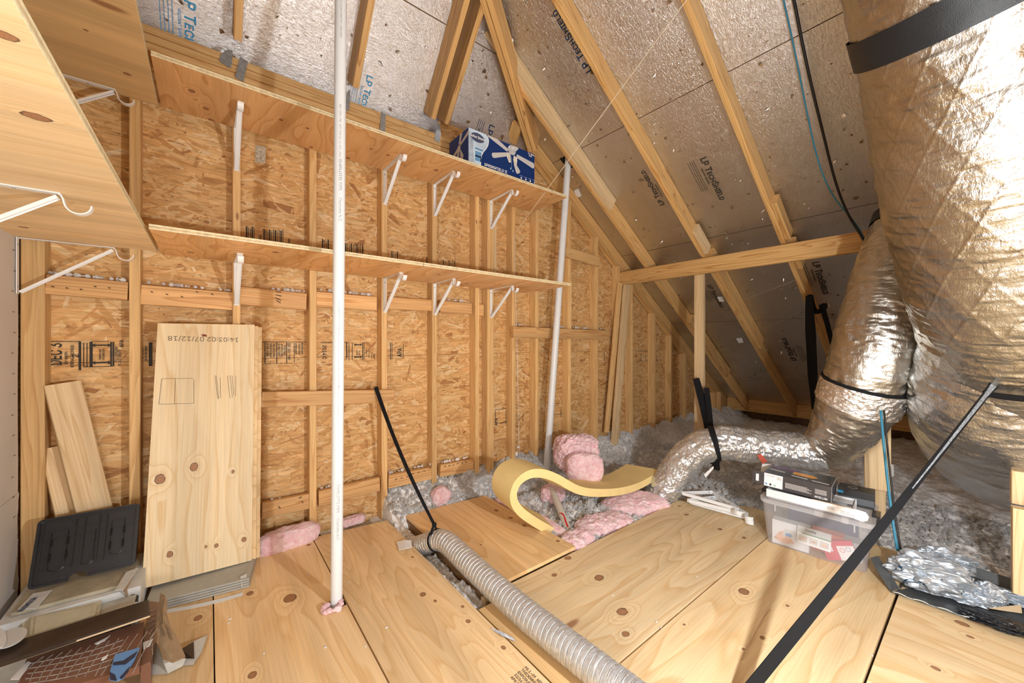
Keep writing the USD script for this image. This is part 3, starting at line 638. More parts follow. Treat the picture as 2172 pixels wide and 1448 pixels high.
# joist end seen in the open bay
j0, j1 = atZ(1222, 1052, -.03), atZ(1360, 1100, -.03)
board(floor, "joist", (j0[0], j0[1], -.08), (j1[0], j1[1], -.08), .038, .10, (0, 0, 1), M_PALE)
part(floor, "ceiling_below", box((-.8, -2.5, -.32), (6.8, 2.7, -.30)), M_DARKW)
ft = [text(s, .014, mat4(atZ(1092 + 12 * k, 1438 - 0 * k, .0008), (.55 / .57, .83 * .18, 0), (-.15, .98, 0), (0, 0, 1)), depth=.0004, bold=True) for k, s in enumerate(())]
M_ = []
for k, s in enumerate(("APA RATED SHEATHING", "32/16 SIZED FOR SPACING", "EXPOSURE 1", "THICKNESS 0.578 IN", "PS 1-09  MILL 1046")):
    o = atZ(1082, 1436, .0006); M_.append(text(s, .010, mat4(o + np.array([.02 * k * .8, -.0, 0]), (0, -1, 0), (1, 0, 0), (0, 0, 1)), depth=.0004, bold=True))
part(floor, "printed_stamp", cat(M_), M_INK2)

# ------------------------------------------------------------------ shelves
def shelf(name, x0, x1, y0, y1, z, grain, label, mat, edges, th=.020, group=None):
    c = np.array(((x0 + x1) / 2, (y0 + y1) / 2, z))
    t = thing(name, label, "shelf", c, group)
    gx = np.array((0, 1.0, 0)) if grain == "y" else np.array((1.0, 0, 0)); gz = np.array((0, 0, 1.0)); gy = np.cross(gz, gx)
    lx, ly = ((y1 - y0), (x1 - x0)) if grain == "y" else ((x1 - x0), (y1 - y0))
    part(t, "panel", cbox(-lx / 2, lx / 2, -ly / 2, ly / 2, 0, th, .001), mat, matrix=mat4(c, gx, gy, gz))
    e = .0012
    for k in edges:
        for j, (za, zb, m) in enumerate(((.0, .006, M_EDGE), (.0065, .0125, M_EDGE2), (.013, .0198, M_EDGE))):
            lo, hi = {"front": ((x0, y0 - e, z + za), (x1, y0, z + zb)), "right": ((x1, y0, z + za), (x1 + e, y1, z + zb))}[k]
            part(t, "edge_ply", box(lo, hi), m)
    return t
M_EDGE2 = plain("ply_edge_dark", (0.66, 0.50, 0.28), 0.6, vary=.2, scale=60)
def ply_mat(name, c, gx, z, kn, **kw):
    gx = np.array(gx, float); gz = np.array((0, 0, 1.0)); gy = np.cross(gz, gx); Mi = np.linalg.inv(mat4(c, gx, gy, gz)); kk = []
    for (u, v, r, st) in kn:
        l = xf(atZ(u, v, z), Mi); kk.append((float(l[0]), float(l[1]), r, st))
    return wood(name, knots=kk, z_too=False, **kw)
ZLO, ZUP = H + .440, H + 1.181
SH = dict(light=(0.80, 0.48, 0.215), dark=(0.60, 0.28, 0.095), along=.9, across=3.0, auto=0, contrast=.8, ring=16)
shelf("wooden_shelf", -.188, 2.285, 2.15, 2.586, ZUP, "y", "long upper plywood shelf on the back wall, carrying the blue fan carton",
      ply_mat("shelf_up", (1.0485, 2.368, ZUP), (0, 1, 0), ZUP, [(407, 193, .018, 1.2), (448, 255, .018, 1.2), (437, 110 + 120, .016, 1), (596, 254, .014, 1), (652, 272, .012, 1), (660, 312, .014, 1), (787, 316, .012, 1), (823, 329, .014, 1), (925, 361, .018, 1), (1034, 393, .012, .8), (1110, 416, .014, 1), (738, 335, .016, 1), (1169, 412, .014, .7)], **SH), ("front", "right"))
shelf("wooden_shelf", -.183, .965, 2.03, 2.586, ZLO, "y", "left length of lower back wall shelf, crossed by the white vertical pipe",
      ply_mat("shelf_lo1", (.391, 2.308, ZLO), (0, 1, 0), ZLO, [(585, 535, .02, 1), (658, 566, .014, 1), (405, 535, .016, 1), (845, 567, .012, .7)], **SH), ("front",))
shelf("wooden_shelf", .968, 2.20, 2.03, 2.586, ZLO, "y", "right length of lower back wall shelf, its tip overlapping the leaning pipe",
      ply_mat("shelf_lo2", (1.584, 2.308, ZLO), (0, 1, 0), ZLO, [(930, 582, .018, 1), (990, 601, .018, 1), (1050, 602, .012, .8)], **{**SH, "light": (.81, .52, .27), "ring": 10}), ("front", "right"))
SL_ = dict(light=(0.87, 0.65, 0.39), dark=(0.78, 0.53, 0.26), along=.45, across=4.5, auto=1.0, contrast=.7, ring=11)
shelf("wooden_shelf", XL, -.198, .25, 2.515, ZLO, "x", "lower plywood shelf jutting from the left wall, round knot on its underside",
      ply_mat("shelf_left_lo", ((XL - .198) / 2, 1.3825, ZLO), (1, 0, 0), ZLO, [(8, 75, .016, 1.2), (78, 248, .022, 1.4), (50, 482, .015, .8)], **SL_), ("right",))
shelf("wooden_shelf", XL, -.200, .25, 2.586, ZUP, "x", "high plywood shelf jutting from the left wall, streaked underside, nearest the roof",
      ply_mat("shelf_left_up", ((XL - .2) / 2, 1.418, ZUP), (1, 0, 0), ZUP, [(270, 157, .014, .8), (182, 64, .008, .5)], **{**SL_, "light": (.82, .58, .29), "ring": 14}), ("right",))

# shelf-and-rod brackets; local x points away from the wall, z up, origin in the corner under the shelf
def strip(pts, w, th):
    p = np.array([(a, 0, b) for a, b in pts], float); n = len(p)
    t = np.gradient(p, axis=0); t /= np.linalg.norm(t, axis=1, keepdims=True)
    N = np.cross(t, (0, 1.0, 0))
    return ribbon(p, w, th, N)
def bracket(name, loc, rotz, label, group):
    t = thing(name, label, "shelf bracket", loc, group, rotz=rotz)
    BASE[t] = np.zeros(3)
    part(t, "wall_leg", strip([(.0025, 0), (.0025, -.12), (.0025, -.236)], .024, .003), M_WHITE)
    part(t, "arm", strip([(0, -.002), (.15, -.002), (.288, -.002)], .024, .003), M_WHITE)
    part(t, "brace", cat([board(None, "", (.012, 0, -.228), (.278, 0, -.010), .018, .004, (0, 0, 1), None)[0:2]]) if False else prism_brace(), M_WHITE)
    hk = spline([(.284, 0, -.003), (.293, 0, -.018), (.297, 0, -.036), (.311, 0, -.052), (.332, 0, -.053), (.347, 0, -.040), (.350, 0, -.026)], 26)
    tt = np.gradient(hk, axis=0); N = np.cross(tt / np.linalg.norm(tt, axis=1, keepdims=True), (0, 1.0, 0))
    part(t, "rod_hook", ribbon(hk, .024, .0032, N), M_WHITE, smooth=40)
    for (x, z) in ((.005, -.03), (.005, -.205)):
        part(t, "screw", tube([(x, 0, z), (x + .002, 0, z)], .004, 10), M_ZINC)
    for x in (.09, .2):
        part(t, "screw", tube([(x, 0, -.005), (x, 0, -.0035)], .004, 10), M_ZINC)
    return t
def prism_brace():
    v, f, M = board(None, "", (.010, 0, -.229), (.281, 0, -.012), .022, .003, (-.6, 0, .8), None, ch=.0004)
    a = (xf(v, M), f)
    out = [a]
    for s in (-1, 1):
        v, f, M = board(None, "", (.010, s * .0100, -.229), (.281, s * .0100, -.012), .0025, .010, (-.6, 0, .8), None, ch=.0003); out.append((xf(v, M), f))
    return cat(out)
GU, GLW, GLF = "brackets under the upper back shelf", "brackets under the lower back shelf", "brackets on the left wall"
b0 = bracket("shelf_bracket", (.119, 2.588, ZUP), -90, "white shelf bracket under upper back shelf, the only one left of the vertical pipe", GU)
for x, lab in ((.943, "white shelf bracket under the upper back shelf, first one right of the vertical pipe"), (1.322, "white shelf bracket under the upper back shelf, below the left end of the fan carton"), (1.838, "white shelf bracket under upper back shelf, rightmost one, below the fan carton's right half")):
    dup(b0, "shelf_bracket", (x, 2.588, ZUP), -90, lab, GU)
for x, lab in ((.119, "white shelf bracket under the lower back shelf, just above the leaning plywood boards"), (.943, "white shelf bracket under the lower back shelf, first one right of the vertical pipe"), (1.322, "white shelf bracket under the lower back shelf, second one right of the vertical pipe"), (1.838, "white shelf bracket under the lower back shelf, rightmost one near the leaning pipe")):
    dup(b0, "shelf_bracket", (x, 2.588, ZLO), -90, lab, GLW)
for y, z, lab in ((2.535, ZLO, "white shelf bracket at the far end of the lower left shelf, against the corner stud"), (1.712, ZLO, "white shelf bracket under the lower left shelf, nearest one, cut by the left picture edge"), (2.55, ZUP, "white shelf bracket under the high left shelf, partly hidden behind the nearer shelf")):
    dup(b0, "shelf_bracket", (XL + .002, y, z), 0, lab, GLF)
# three loose ones lying on the floor
pa, pb, pl = atZ(1527, 1060, .02), atZ(1590, 1098, .02), atZ(1464, 1071, .02)
rz = math.degrees(math.atan2(pb[1] - pa[1], pb[0] - pa[0])); side = np.cross((pb - pa), (pl - pa))[2]
for k, (dz, dr, off, lab) in enumerate(((.018, 0, (0, 0), "white shelf bracket lying loose on the plywood, bottom one of the pile of three"), (.044, 6, (-.035, .02), "white shelf bracket lying loose on the plywood, middle one of the pile of three"), (.070, -3, (-.02, .045), "white shelf bracket lying loose on the plywood, topmost of the pile of three"))):
    p = dup(b0, "shelf_bracket", (pa[0] + off[0], pa[1] + off[1], dz), rz + dr, lab, "loose brackets on the floor")
    UsdGeom.Xformable(stage.GetPrimAtPath(p)).AddRotateXOp().Set(-90.0 if side < 0 else 90.0)

# ------------------------------------------------------------------ pipes
p0, p1 = atZ(713, 1287, -.02), atY(722.6, 0, 1.80)
p0[1] = 1.825
d = (p1 - p0) / np.linalg.norm(p1 - p0)
vp = thing("vertical_pipe", "white plastic pipe standing upright through the floor notch, printed lettering along it", "pipe", p0)
part(vp, "pipe", tube([p0 - d * .1, p1 + d * .9], .0245, 32), M_PVC, smooth=40)
cdir = np.array([-SN * 0 - p0[0], -p0[1], 0]); cdir /= np.linalg.norm(cdir)
rightv = np.cross(d, cdir) * -1
def pipetext(s, dist, h, off=.10, st=1.0):
    n = cdir * math.cos(off) + np.cross(cdir, d) * -math.sin(off) * -1; n /= np.linalg.norm(n)
    return text(s, h, mat4(p0 + d * dist + n * .0236, -d, np.cross(n, -d), n), .0009, stretch=st)
its = []
for (sx, dist, h) in (("- - - - CHARLOTTE PIPE. - Charlotte N.C.", .62, .011), ("1-1/2 IPS SCH 40 COEX CELLULAR CORE PVC-DWV PIPE   ASTM F-891", 1.34 + .03, .008), ("NSF-DWV-PW   NOT FOR CF-11 PVC-DWV-12-10-14 13:52", 2.24, .008), ("CHARLOTTE PIPE. -  Charlotte N.C.", 2.0, .012), ("1-1/2 IPS SCH 40 COEX CELLULAR CORE PVC-DWV PIPE", 2.84, .008), ("PVC-DWV 12-10-14 13:52", 1.0, .007)):
    its.append(pipetext(sx, dist, h, st=1.0))
part(vp, "pipe_print", cat(its), plain("grey_print", (.36, .38, .41), .6))
q0, q1 = np.array((2.36, 2.465, .05)), np.array((2.575, 2.40, 2.90))
tp = thing("leaning_pipe", "white plastic vent pipe leaning from the insulation up to a hole in the roof", "pipe", q0)
part(tp, "pipe", tube([q0 - (q1 - q0) * .05, q1 + (q1 - q0) * .03], .030, 32), M_PVC, smooth=40)
part(tp, "coupling", tube([q0 + (q1 - q0) * -.02, q0 + (q1 - q0) * .010], .034, 32), M_PVC, smooth=40)
r0, r1 = atZ(1160, 1010, .10), atZ(1207, 1128, -.02); r0 = atY(1172, 1040, 2.02)
rp = thing("marked_pipe", "off-white drain pipe with a red primer streak under the yellow foam", "pipe", r1)
part(rp, "pipe", tube([r0, r1 + (r1 - r0) * .12], .0245, 28), plain("old_pvc", (.66, .64, .60), .45), smooth=40)
rd = (r1 - r0) / np.linalg.norm(r1 - r0); rn = EYE - (r0 + r1) / 2; rn -= rd * (rn @ rd); rn /= np.linalg.norm(rn); rs = np.cross(rn, rd)
k = np.linspace(.62, .97, 12)
part(rp, "primer_streak", ribbon([r0 + (r1 - r0) * a + (rn * math.cos(w) + rs * math.sin(w)) * .0249 for a, w in zip(k, np.r_[-.55, -.1, .2, .3, .3, .28, .25, .22, .2, .2, .22, .25])], .010, .0008, rn), plain("red_primer", (.62, .02, .03), .4))

# ------------------------------------------------------------------ fan carton on the upper shelf
fx0, fx1, fy0, fy1, fz0, fz1 = 1.352, 1.942, 2.163, 2.420, ZUP + .0205, ZUP + .0205 + .232
fb = thing("fan_carton", "dark blue ceiling fan carton with white fan picture, on the upper shelf", "carton", (fx0, fy0, fz0))
M_NAVY = plain("carton_blue", (.003, .028, .150), .4, specular_ior_level=.2); M_NAVY2 = plain("carton_navy", (.008, .015, .075), .35); M_SKY = plain("carton_pale_blue", (.55, .68, .82), .4, vary=.2, scale=12); M_PRW = plain("print_white", (.85, .85, .87), .4); M_PRG = plain("print_grey", (.58, .57, .56), .4); M_PRB = plain("print_beige", (.55, .47, .40), .4); M_MIDB = plain("print_blue", (.10, .28, .52), .4)
part(fb, "carton_body", cbox(0, 1, 0, 1, 0, 1)[0:2] if False else box((fx0, fy0, fz0), (fx1, fy1, fz1)), M_NAVY)
FW, FH = fx1 - fx0, fz1 - fz0
def face(lst, lev, w=None):
    """outline given as fractions of the front face"""
    M = mat4((fx0, fy0 - .0004 * lev, fz0), (1, 0, 0), (0, 0, 1), (0, -1, 0)); P = Polygon([(a * FW, b * FH) for a, b in lst]).intersection(sbox(0, 0, FW, FH))
    return prism(P.buffer(w or 0).intersection(sbox(0, 0, FW, FH)), M, .0003)
scur = [(.238, 1.0), (.272, .93), (.282, .84), (.272, .70), (.245, .57), (.205, .44), (.18, .32), (.17, .16), (.168, 0)]
part(fb, "front_print", face([(0, 0), (0, 1)] + scur, 1), M_SKY)
part(fb, "front_print", face(scur + [(a - .010, b) for a, b in scur[::-1]], 3), M_PRW)
part(fb, "front_print", face([(.0, 0), (.075, 0), (.065, .3), (.06, .75), (.02, .9), (0, .9)], 2), plain("carton_curtain", (.40, .47, .58), .4, vary=.3, scale=30))
part(fb, "front_print", cat([face([(a, b), (a + .026, b), (a + .026, b + .16), (a, b + .16)], 3) for a in (.09, .118, .146) for b in (.12, .24)] + [face([(.085, .45), (.19, .45), (.20, .50), (.085, .50)], 3)]), M_MIDB)
ell = [(.122 + .095 * math.cos(t), .80 + .135 * math.sin(t)) for t in np.linspace(0, 2 * np.pi, 40, endpoint=False)]
part(fb, "logo_oval", face(ell, 4), M_NAVY2)
part(fb, "logo_text", text("Harbor Breeze", .0165, mat4((fx0 + .122 * FW, fy0 - .0022, fz0 + .81 * FH), (1, 0, 0), (0, 0, 1), (0, -1, 0)), .0004, True, True, .82), M_PRW)
def blade(a, b, w0, w1):
    a, b = np.array(a) * (FW, FH), np.array(b) * (FW, FH); d = (b - a) / np.linalg.norm(b - a); n = np.array((-d[1], d[0]))
    q = [a + n * w0, b + n * w1 - d * .01, b + n * w1 * .5, b - n * w1 * .5, b - n * w1 - d * .01, a - n * w0]
    return face([(c[0] / FW, c[1] / FH) for c in q], 3)
part(fb, "fan_picture", cat([blade((.56, .78), (.26, 1.06), .012, .020), blade((.56, .66), (.325, .44), .013, .018), blade((.70, .72), (.995, .60), .013, .022), blade((.67, .45), (.735, .19), .011, .022), blade((.655, .85), (.70, 1.05), .014, .026)]), M_PRG)
el = lambda cx, cy, rx, ry: [(cx + rx * math.cos(t), cy + ry * math.sin(t)) for t in np.linspace(0, 2 * np.pi, 24, endpoint=False)]
part(fb, "fan_picture", cat([face(el(.625, .84, .062, .15), 4)]), plain("fan_motor", (.50, .50, .52), .3, vary=.35, scale=25))
part(fb, "fan_picture", cat([face([(.555, .72), (.60, .72), (.612, .44), (.578, .42), (.545, .56)], 5), face([(.655, .70), (.71, .66), (.70, .42), (.66, .40), (.645, .56)], 5), face(el(.575, .60, .022, .09), 6), face(el(.683, .57, .026, .10), 6)]), plain("lamp_glass", (.72, .66, .58), .3, vary=.2, scale=40))
part(fb, "fan_picture", cat([face([(.618, .66), (.621, .66), (.621, .26), (.618, .26)], 6), face(el(.605, .25, .008, .035), 6), face(el(.641, .20, .008, .035), 6)]), plain("pull_chain", (.35, .60, .80), .4))
part(fb, "product_name", text("SPRINGFIELD II", .0185, mat4((fx0 + .212 * FW, fy0 - .0022, fz0 + .055 * FH), (1, 0, 0), (0, 0, 1), (0, -1, 0)), .0004, True), M_PRW)
part(fb, "small_print", cat([text(t_, .012, mat4((fx0 + a * FW, fy0 - .0022, fz0 + b * FH), (1, 0, 0), (0, 0, 1), (0, -1, 0)), .0004, True, False, st) for t_, a, b, st in (("52-INCH", .885, .925, .85), ("FAN", .90, .86, .9))] + [face(el(.775 + .075 * k, .075, .012, .03), 5) for k in range(4)] + [face([(.75 + .07 * k, .135), (.80 + .07 * k, .135), (.80 + .07 * k, .142), (.75 + .07 * k, .142)], 5) for k in range(4)]), M_PRW)
sideM = lambda lev: mat4((fx0 - .0004 * lev, fy1, fz0), (0, -1, 0), (0, 0, 1), (-1, 0, 0)); SW = fy1 - fy0
def sface(lst, lev): return prism(Polygon([(a * SW, b * FH) for a, b in lst]).intersection(sbox(0, 0, SW, FH)), sideM(lev), .0003)
part(fb, "side_print", cat([sface([(.0, .30), (.0, .42), (.50, .66), (.52, .56)], 1), sface([(.55, .62), (1.0, .80), (1.0, .92), (.52, .68)], 1), sface([(.48, .6), (.56, .6), (.70, 1.0), (.58, 1.0)], 1), sface([(.22, .0), (.33, 0), (.52, .52), (.46, .54)], 1), sface([(.42, .24), (.5, .2), (.54, .5), (.48, .5)], 2), sface([(.60, .2), (.70, .14), (.76, .3), (.62, .52), (.58, .5)], 2), sface(el(.52, .58, .09, .1), 3)]), M_PRB)

# ------------------------------------------------------------------ boards leaning on the back wall
TL, TR, BL, BR = np.array((-.197, 2.553, 1.262)), np.array((.197, 2.553, 1.266)), np.array((-.237, 2.405, .058)), np.array((.172, 2.375, .045))
def lean_sheet(name, TL, TR, BL, BR, th, label, mat, cat_="plywood sheet", group=None):
    o = (BL + BR) / 2; x = (TL + TR) / 2 - o; L = np.linalg.norm(x); x /= L; y = TL - TR; y -= x * (x @ y); y /= np.linalg.norm(y); n = np.cross(x, y)
    M = mat4(o, x, y, n); Mi = np.linalg.inv(M); q = [xf(p, Mi)[:2] for p in (BL, BR, TR, TL)]
    m = trimesh.creation.extrude_polygon(Polygon(q).buffer(0), th, engine="earcut")
    return M, (np.array(m.vertices), np.array(m.faces)), n
M0, ms0, nrm = lean_sheet("a", TL, TR, BL, BR, .016, "", None)
if nrm @ (EYE - TL) < 0: nrm = -nrm
kn = []
for (u, v, r, st) in ((412, 989, .022, 1.4), (340, 1015, .026, 1.5), (494, 999, .010, .8), (517, 1142, .014, 1), (459, 1155, .012, .9), (361, 1173, .016, 1.1), (437, 1157, .008, .6)):
    w = atP(u, v, nrm, nrm @ TL); l = xf(w, np.linalg.inv(M0)); kn.append((float(l[0]), float(l[1]), r, st))
M_LEAN = wood("leaning_ply", (.88, .73, .49), (.76, .54, .28), ring=13, along=.45, across=3.6, knots=kn, auto=0, contrast=.85, z_too=False, patch=.25, patch_col=(.83, .70, .46))
M_LEAN2 = wood("leaning_ply_back", (.80, .60, .34), (.62, .38, .16), ring=12, along=3, across=2, auto=0, contrast=.7, z_too=False)
for k in range(3):
    sh = np.array((.019 * k, .0175 * k, -.006 * k)); 
    sgn = 1 if M0[:3, 2] @ nrm > 0 else -1
    Mk = M0.copy(); Mk[:3, 3] += sh + (0 if sgn > 0 else 0)
    lab = ["pale plywood board with knots and upside-down date print, front of the leaning stack", "middle board of the leaning plywood stack, only its right edge showing", "rearmost board of the leaning plywood stack, a thin strip at far right"][k]
    path = thing("plywood_board", lab, "plywood board", Mk[:3, 3], "plywood boards leaning on the back wall")
    part(path, "panel", ms0, M_LEAN if k == 0 else M_LEAN2, matrix=Mk)
    if k == 0:
        fo = nrm * (.0008 if sgn < 0 else .0168)
        xd = M0[:3, 0]; yd = np.cross(nrm, -xd)
        def onb(u, v): return atP(u, v, nrm, nrm @ (TL + fo))
        tx = text("14:03:02 07/12/18", .023, mat4(onb(507, 716.5), -np.cross(xd, nrm) if np.cross(xd, nrm)[0] > 0 else np.cross(xd, nrm), -xd, nrm), .0005, False, False, .98)
        part(path, "date_print", tx, M_INK2)
        ln = []
        for (a, b) in (((337, 857), (411, 855)), ((411, 855), (411, 804)), ((370, 856), (372, 803)), ((344, 803), (410, 802)), ((337, 857), (343, 803)), ((456, 796), (462, 846)), ((459, 796), (464, 846)), ((482, 796), (488, 845)), ((488, 796), (493, 843)), ((492, 796), (496, 838)), ((467, 800), (468, 844)), ((500, 797), (500, 840))):
            ln.append(ribbon([onb(*a), onb(*b)], .0016, .0004, nrm))
        for l_ in ln: part(path, "faint_stamp", l_, M_INK2)
        part(path, "red_splash", cat([flat([onb(433 + 5 * math.cos(t) * rr, 711 + 3 * math.sin(t) * rr) for t, rr in zip(np.linspace(0, 6.28, 14, endpoint=False), rng.uniform(.6, 1.4, 14))], .0004, nrm), flat([onb(448, 713), onb(451, 713), onb(450, 715)], .0004, nrm)]), plain("red_stain", (.20, .03, .02), .6))

def plank(name, p_top, p_bot, w, th, label, mat):
    p_top, p_bot = np.array(p_top), np.array(p_bot); x = p_bot - p_top
    face_n = EYE - p_top; 
    t = thing(name, label, "wood plank", p_bot, "planks in the corner")
    up = np.array((.35, -1, .15))
    board(t, "plank", p_bot, p_top, w, th, up, mat); return t
plank("wood_plank", (-.520, 2.615, .985), (-.372, 2.545, .172), .112, .036, "longer pale plank leaning in the left corner above the black plastic tray", M_PALE)
plank("wood_plank", (-.556, 2.650, .695), (-.462, 2.575, .172), .075, .036, "shorter pale plank leaning in the left corner behind the longer plank", M_PALE)

# black plastic tray lid propped on the tile cartons
bl, br_, tr_, tl_ = np.array((-.560, 2.395, .178)), np.array((-.262, 2.375, .178)), np.array((-.262, 2.478, .42)), np.array((-.577, 2.488, .42))
o = (bl + br_) / 2; x = br_ - bl; x /= np.linalg.norm(x); up = (tl_ + tr_) / 2 - o; hh = np.linalg.norm(up); up -= x * (x @ up); up /= np.linalg.norm(up); nn = np.cross(x, up)
TM = mat4(o, x, up, nn); W2 = .155
ty = thing("plastic_tray", "black ribbed plastic tray lid with finger notch, propped on the tile cartons", "plastic lid", o)
outl = sbox(-W2 + .018, .018, W2 - .018, hh - .018).buffer(.018); notch_ = Point(-.02, -.004).buffer(.030)
part(ty, "panel", prism(outl.difference(notch_), TM, .004), M_BLACKP)
part(ty, "rim", prism(outl.difference(outl.buffer(-.009)).difference(notch_), TM, .014), M_BLACKP)
part(ty, "rim", prism(outl.buffer(-.016).difference(outl.buffer(-.020)).difference(notch_.buffer(.02)), TM, .008), M_BLACKP)
def oval(cx, y0, y1, w): return sbox(cx - w / 2 + .0, y0 + w / 2, cx + w / 2, y1).union(Point(cx, y0 + w / 2).buffer(w / 2))
ribs = []
for (cx, a, b, w) in ((-.09, .045, .20, .052), (-.002, .045, .185, .040), (.085, .06, .205, .046)):
    ov = oval(cx, a, b, w); ribs.append(prism(ov.difference(ov.buffer(-.004)).difference(sbox(cx - w / 2 + .004, b - .006, cx + w / 2 - .004, b)), TM, .015))
for yy in (.060, .175, .205): ribs.append(prism(sbox(-W2 + .012, yy, W2 - .012, yy + .003), TM, .010))
for xx in (-.045, -.018, .026, .048): ribs.append(prism(sbox(xx, .05, xx + .003, hh - .02), TM, .013))
part(ty, "rib", cat(ribs), M_BLACKP)
for cx in (-.113, -.066, .064, .105):
    for y0 in (.09, .145): part(ty, "slot", prism(sbox(cx, y0, cx + .005, y0 + .03), TM, .0158), M_HOLE)

# ------------------------------------------------------------------ pile of tiles and cartons in the left foreground
M_CARD = plain("grey_card", (.50, .49, .45), .7, vary=.12, scale=30); M_KRAFT = plain("kraft_card", (.40, .29, .18), .8, vary=.12, scale=25, bump=.001, bscale=90); M_CREAM = plain("cream_tile", (.62, .60, .47), .35, vary=.06, scale=40); M_STONE = plain("beige_stone", (.44, .40, .30), .45, vary=.22, scale=16)
M_WCARD = plain("white_card", (.66, .68, .69), .6, vary=.08, scale=18); M_DKPL = plain("dark_plank_finish", (.042, .026, .018), .38, vary=.3, scale=14); M_BTILE = plain("brown_tile", (.21, .10, .065), .3, vary=.12, scale=12)
def slabpx(px, z, th): return flat([atZ(u, v, z) for u, v in px], th, (0, 0, 1))
tc = thing("tile_carton", "open white carton of beige stone tiles under the black plastic tray", "carton", (-.42, 2.40, 0))
part(tc, "carton_side", flat([(-.60, 2.22, .150), (-.225, 2.22, .150), (-.225, 2.56, .150), (-.60, 2.56, .150)], .148, (0, 0, 1)), M_WCARD)
part(tc, "stone_tile", flat([(-.575, 2.26, .166), (-.27, 2.245, .166), (-.24, 2.52, .166), (-.58, 2.52, .166)], .014, (0, 0, 1)), M_STONE)
part(tc, "carton_flap", slabpx([(70, 1258), (111, 1250), (76, 1290), (38, 1291)], .174, .003), M_WCARD)
part(tc, "carton_flap", slabpx([(268, 1212), (293, 1203), (262, 1250), (243, 1252)], .174, .003), M_WCARD)
part(tc, "carton_flap", flat([atZ(262, 1253, .165), atZ(284, 1212, .165), atZ(303, 1246, .03), atZ(288, 1290, .03)], .003), M_KRAFT)
oM = atZ(48, 1296, .1765); dM = atZ(88, 1258, .1765) - oM; dM /= np.linalg.norm(dM)
part(tc, "carton_print", text("MAGNOLIA", .016, mat4(oM, dM, np.cross((0, 0, 1), dM), (0, 0, 1)), .0004, True, False, .75), M_NAVYINK)
gc = thing("end_carton", "grey-white carton with torn dark end, behind the dark plank in the left foreground", "carton", (-.25, 2.16, 0))
part(gc, "carton_body", flat([atZ(195, 1290, .12), atZ(291, 1262, .12), atZ(294, 1288, .12), atZ(205, 1318, .12)], .118, (0, 0, 1)), M_WCARD)
part(gc, "torn_end", flat([atZ(278, 1258, .123), atZ(294, 1262, .123), atZ(293, 1274, .123), atZ(278, 1276, .123)], .006, (0, 0, 1)), M_INK)
for k, (px, z, lab) in enumerate((([(43, 1306), (216, 1272), (210, 1303), (52, 1353)], .138, "cream square frame tile, outer and lower one of the nested pair by the dark plank"), ([(66, 1308), (206, 1279), (201, 1304), (62, 1350)], .152, "cream square frame tile, inner and upper one of the nested pair by the dark plank"))):
    t = thing("frame_tile", lab, "tile", atZ(130, 1310, z), "cream frame tiles")
    part(t, "tile", slabpx(px, z, .012), M_CREAM)
    c = np.mean(px, 0); q = [tuple(c + (np.array(p) - c) * .86) for p in px]
    part(t, "raised_panel", slabpx(q, z + .003, .003), M_CREAM)
single("tile_stack_base", flat([(-.62, 2.065, .124), (-.235, 2.065, .124), (-.235, 2.21, .124), (-.62, 2.21, .124)], .122, (0, 0, 1)), M_CARD, "plain grey carton low in the left foreground under the cream frame tiles", "carton")
single("dark_plank", cat([slabpx([(-40, 1382), (315, 1271), (318, 1300), (-40, 1420)], .168, .013)]), M_DKPL, "dark brown finished plank with pale cut edge across the left foreground pile", "wood plank")
single("plank_edge_strip", slabpx([(-40, 1420), (318, 1301), (318, 1305), (-40, 1425)], .160, .006), plain("raw_wood_edge", (.72, .56, .35), .6), "thin pale wooden strip along the front edge of the dark plank", "wood strip")
bt = thing("brown_tile_stack", "stack of glossy brown tiles in shrink wrap, front left on the floor", "tile pack", (-.34, 1.88, 0))
for k in range(4):
    z = .028 + .030 * k
    part(bt, "tile", slabpx([(60 - k, 1396), (305, 1318), (296, 1412), (20, 1492)], z, .026), M_BTILE)
def onT(u, v): return atZ(u, v, .1195)
wr_ = []
r2 = np.random.default_rng(11)
for k in range(13):
    u0 = 40 + 20 * k; wr_.append(ribbon(spline([onT(u0 + r2.normal(0, 3), 1445 - k * 1.5), onT(u0 + 22, 1415 - k * 2.4), onT(u0 + 52, 1392 - k * 4.8)], 12), .0022, .0016, (0, 0, 1)))
for k in range(5):
    v0 = 1402 + 11 * k; wr_.append(ribbon(spline([onT(66 - 4 * k, v0 + 4), onT(120 + r2.normal(0, 5), v0 - 6), onT(190, v0 - 22), onT(262, v0 - 46)], 16), .0022, .0016, (0, 0, 1)))
M_WRAP = plain("wrap_crease", (.42, .37, .34), .3, vary=.3, scale=60)
for w in wr_: part(bt, "wrap_crease", w, M_WRAP)
part(bt, "wrap_tear", cat([slabpx(px, .1225, .002) for px in ([(200, 1364), (228, 1350), (234, 1346), (222, 1358), (204, 1366)], [(218, 1393), (230, 1387), (226, 1395), (214, 1400)], [(22, 1440), (58, 1402), (66, 1404), (40, 1440)])]), M_PRW)
t = thing("brown_tile_pack", "narrow brown tile pack in clear wrap beside the larger stack, next to torn cardboard", "tile pack", (-.16, 1.93, 0))
part(t, "tile", slabpx([(316, 1274), (338, 1277), (320, 1402), (298, 1412)], .085, .083), M_BTILE)
part(t, "wrap_tear", slabpx([(303, 1362), (325, 1354), (318, 1368), (304, 1376)], .088, .002), M_PRW)
for k in range(9): part(t, "wrap_crease", ribbon([atZ(308 + 2 * k, 1300 + 11 * k, .0865), atZ(331 - k, 1292 + 10 * k, .0865)], .002, .0016, (0, 0, 1)), M_WRAP)
t = thing("blue_wrapper", "light blue and navy patterned wrapper scrap on the brown tiles", "wrapper", atZ(262, 1410, .125))
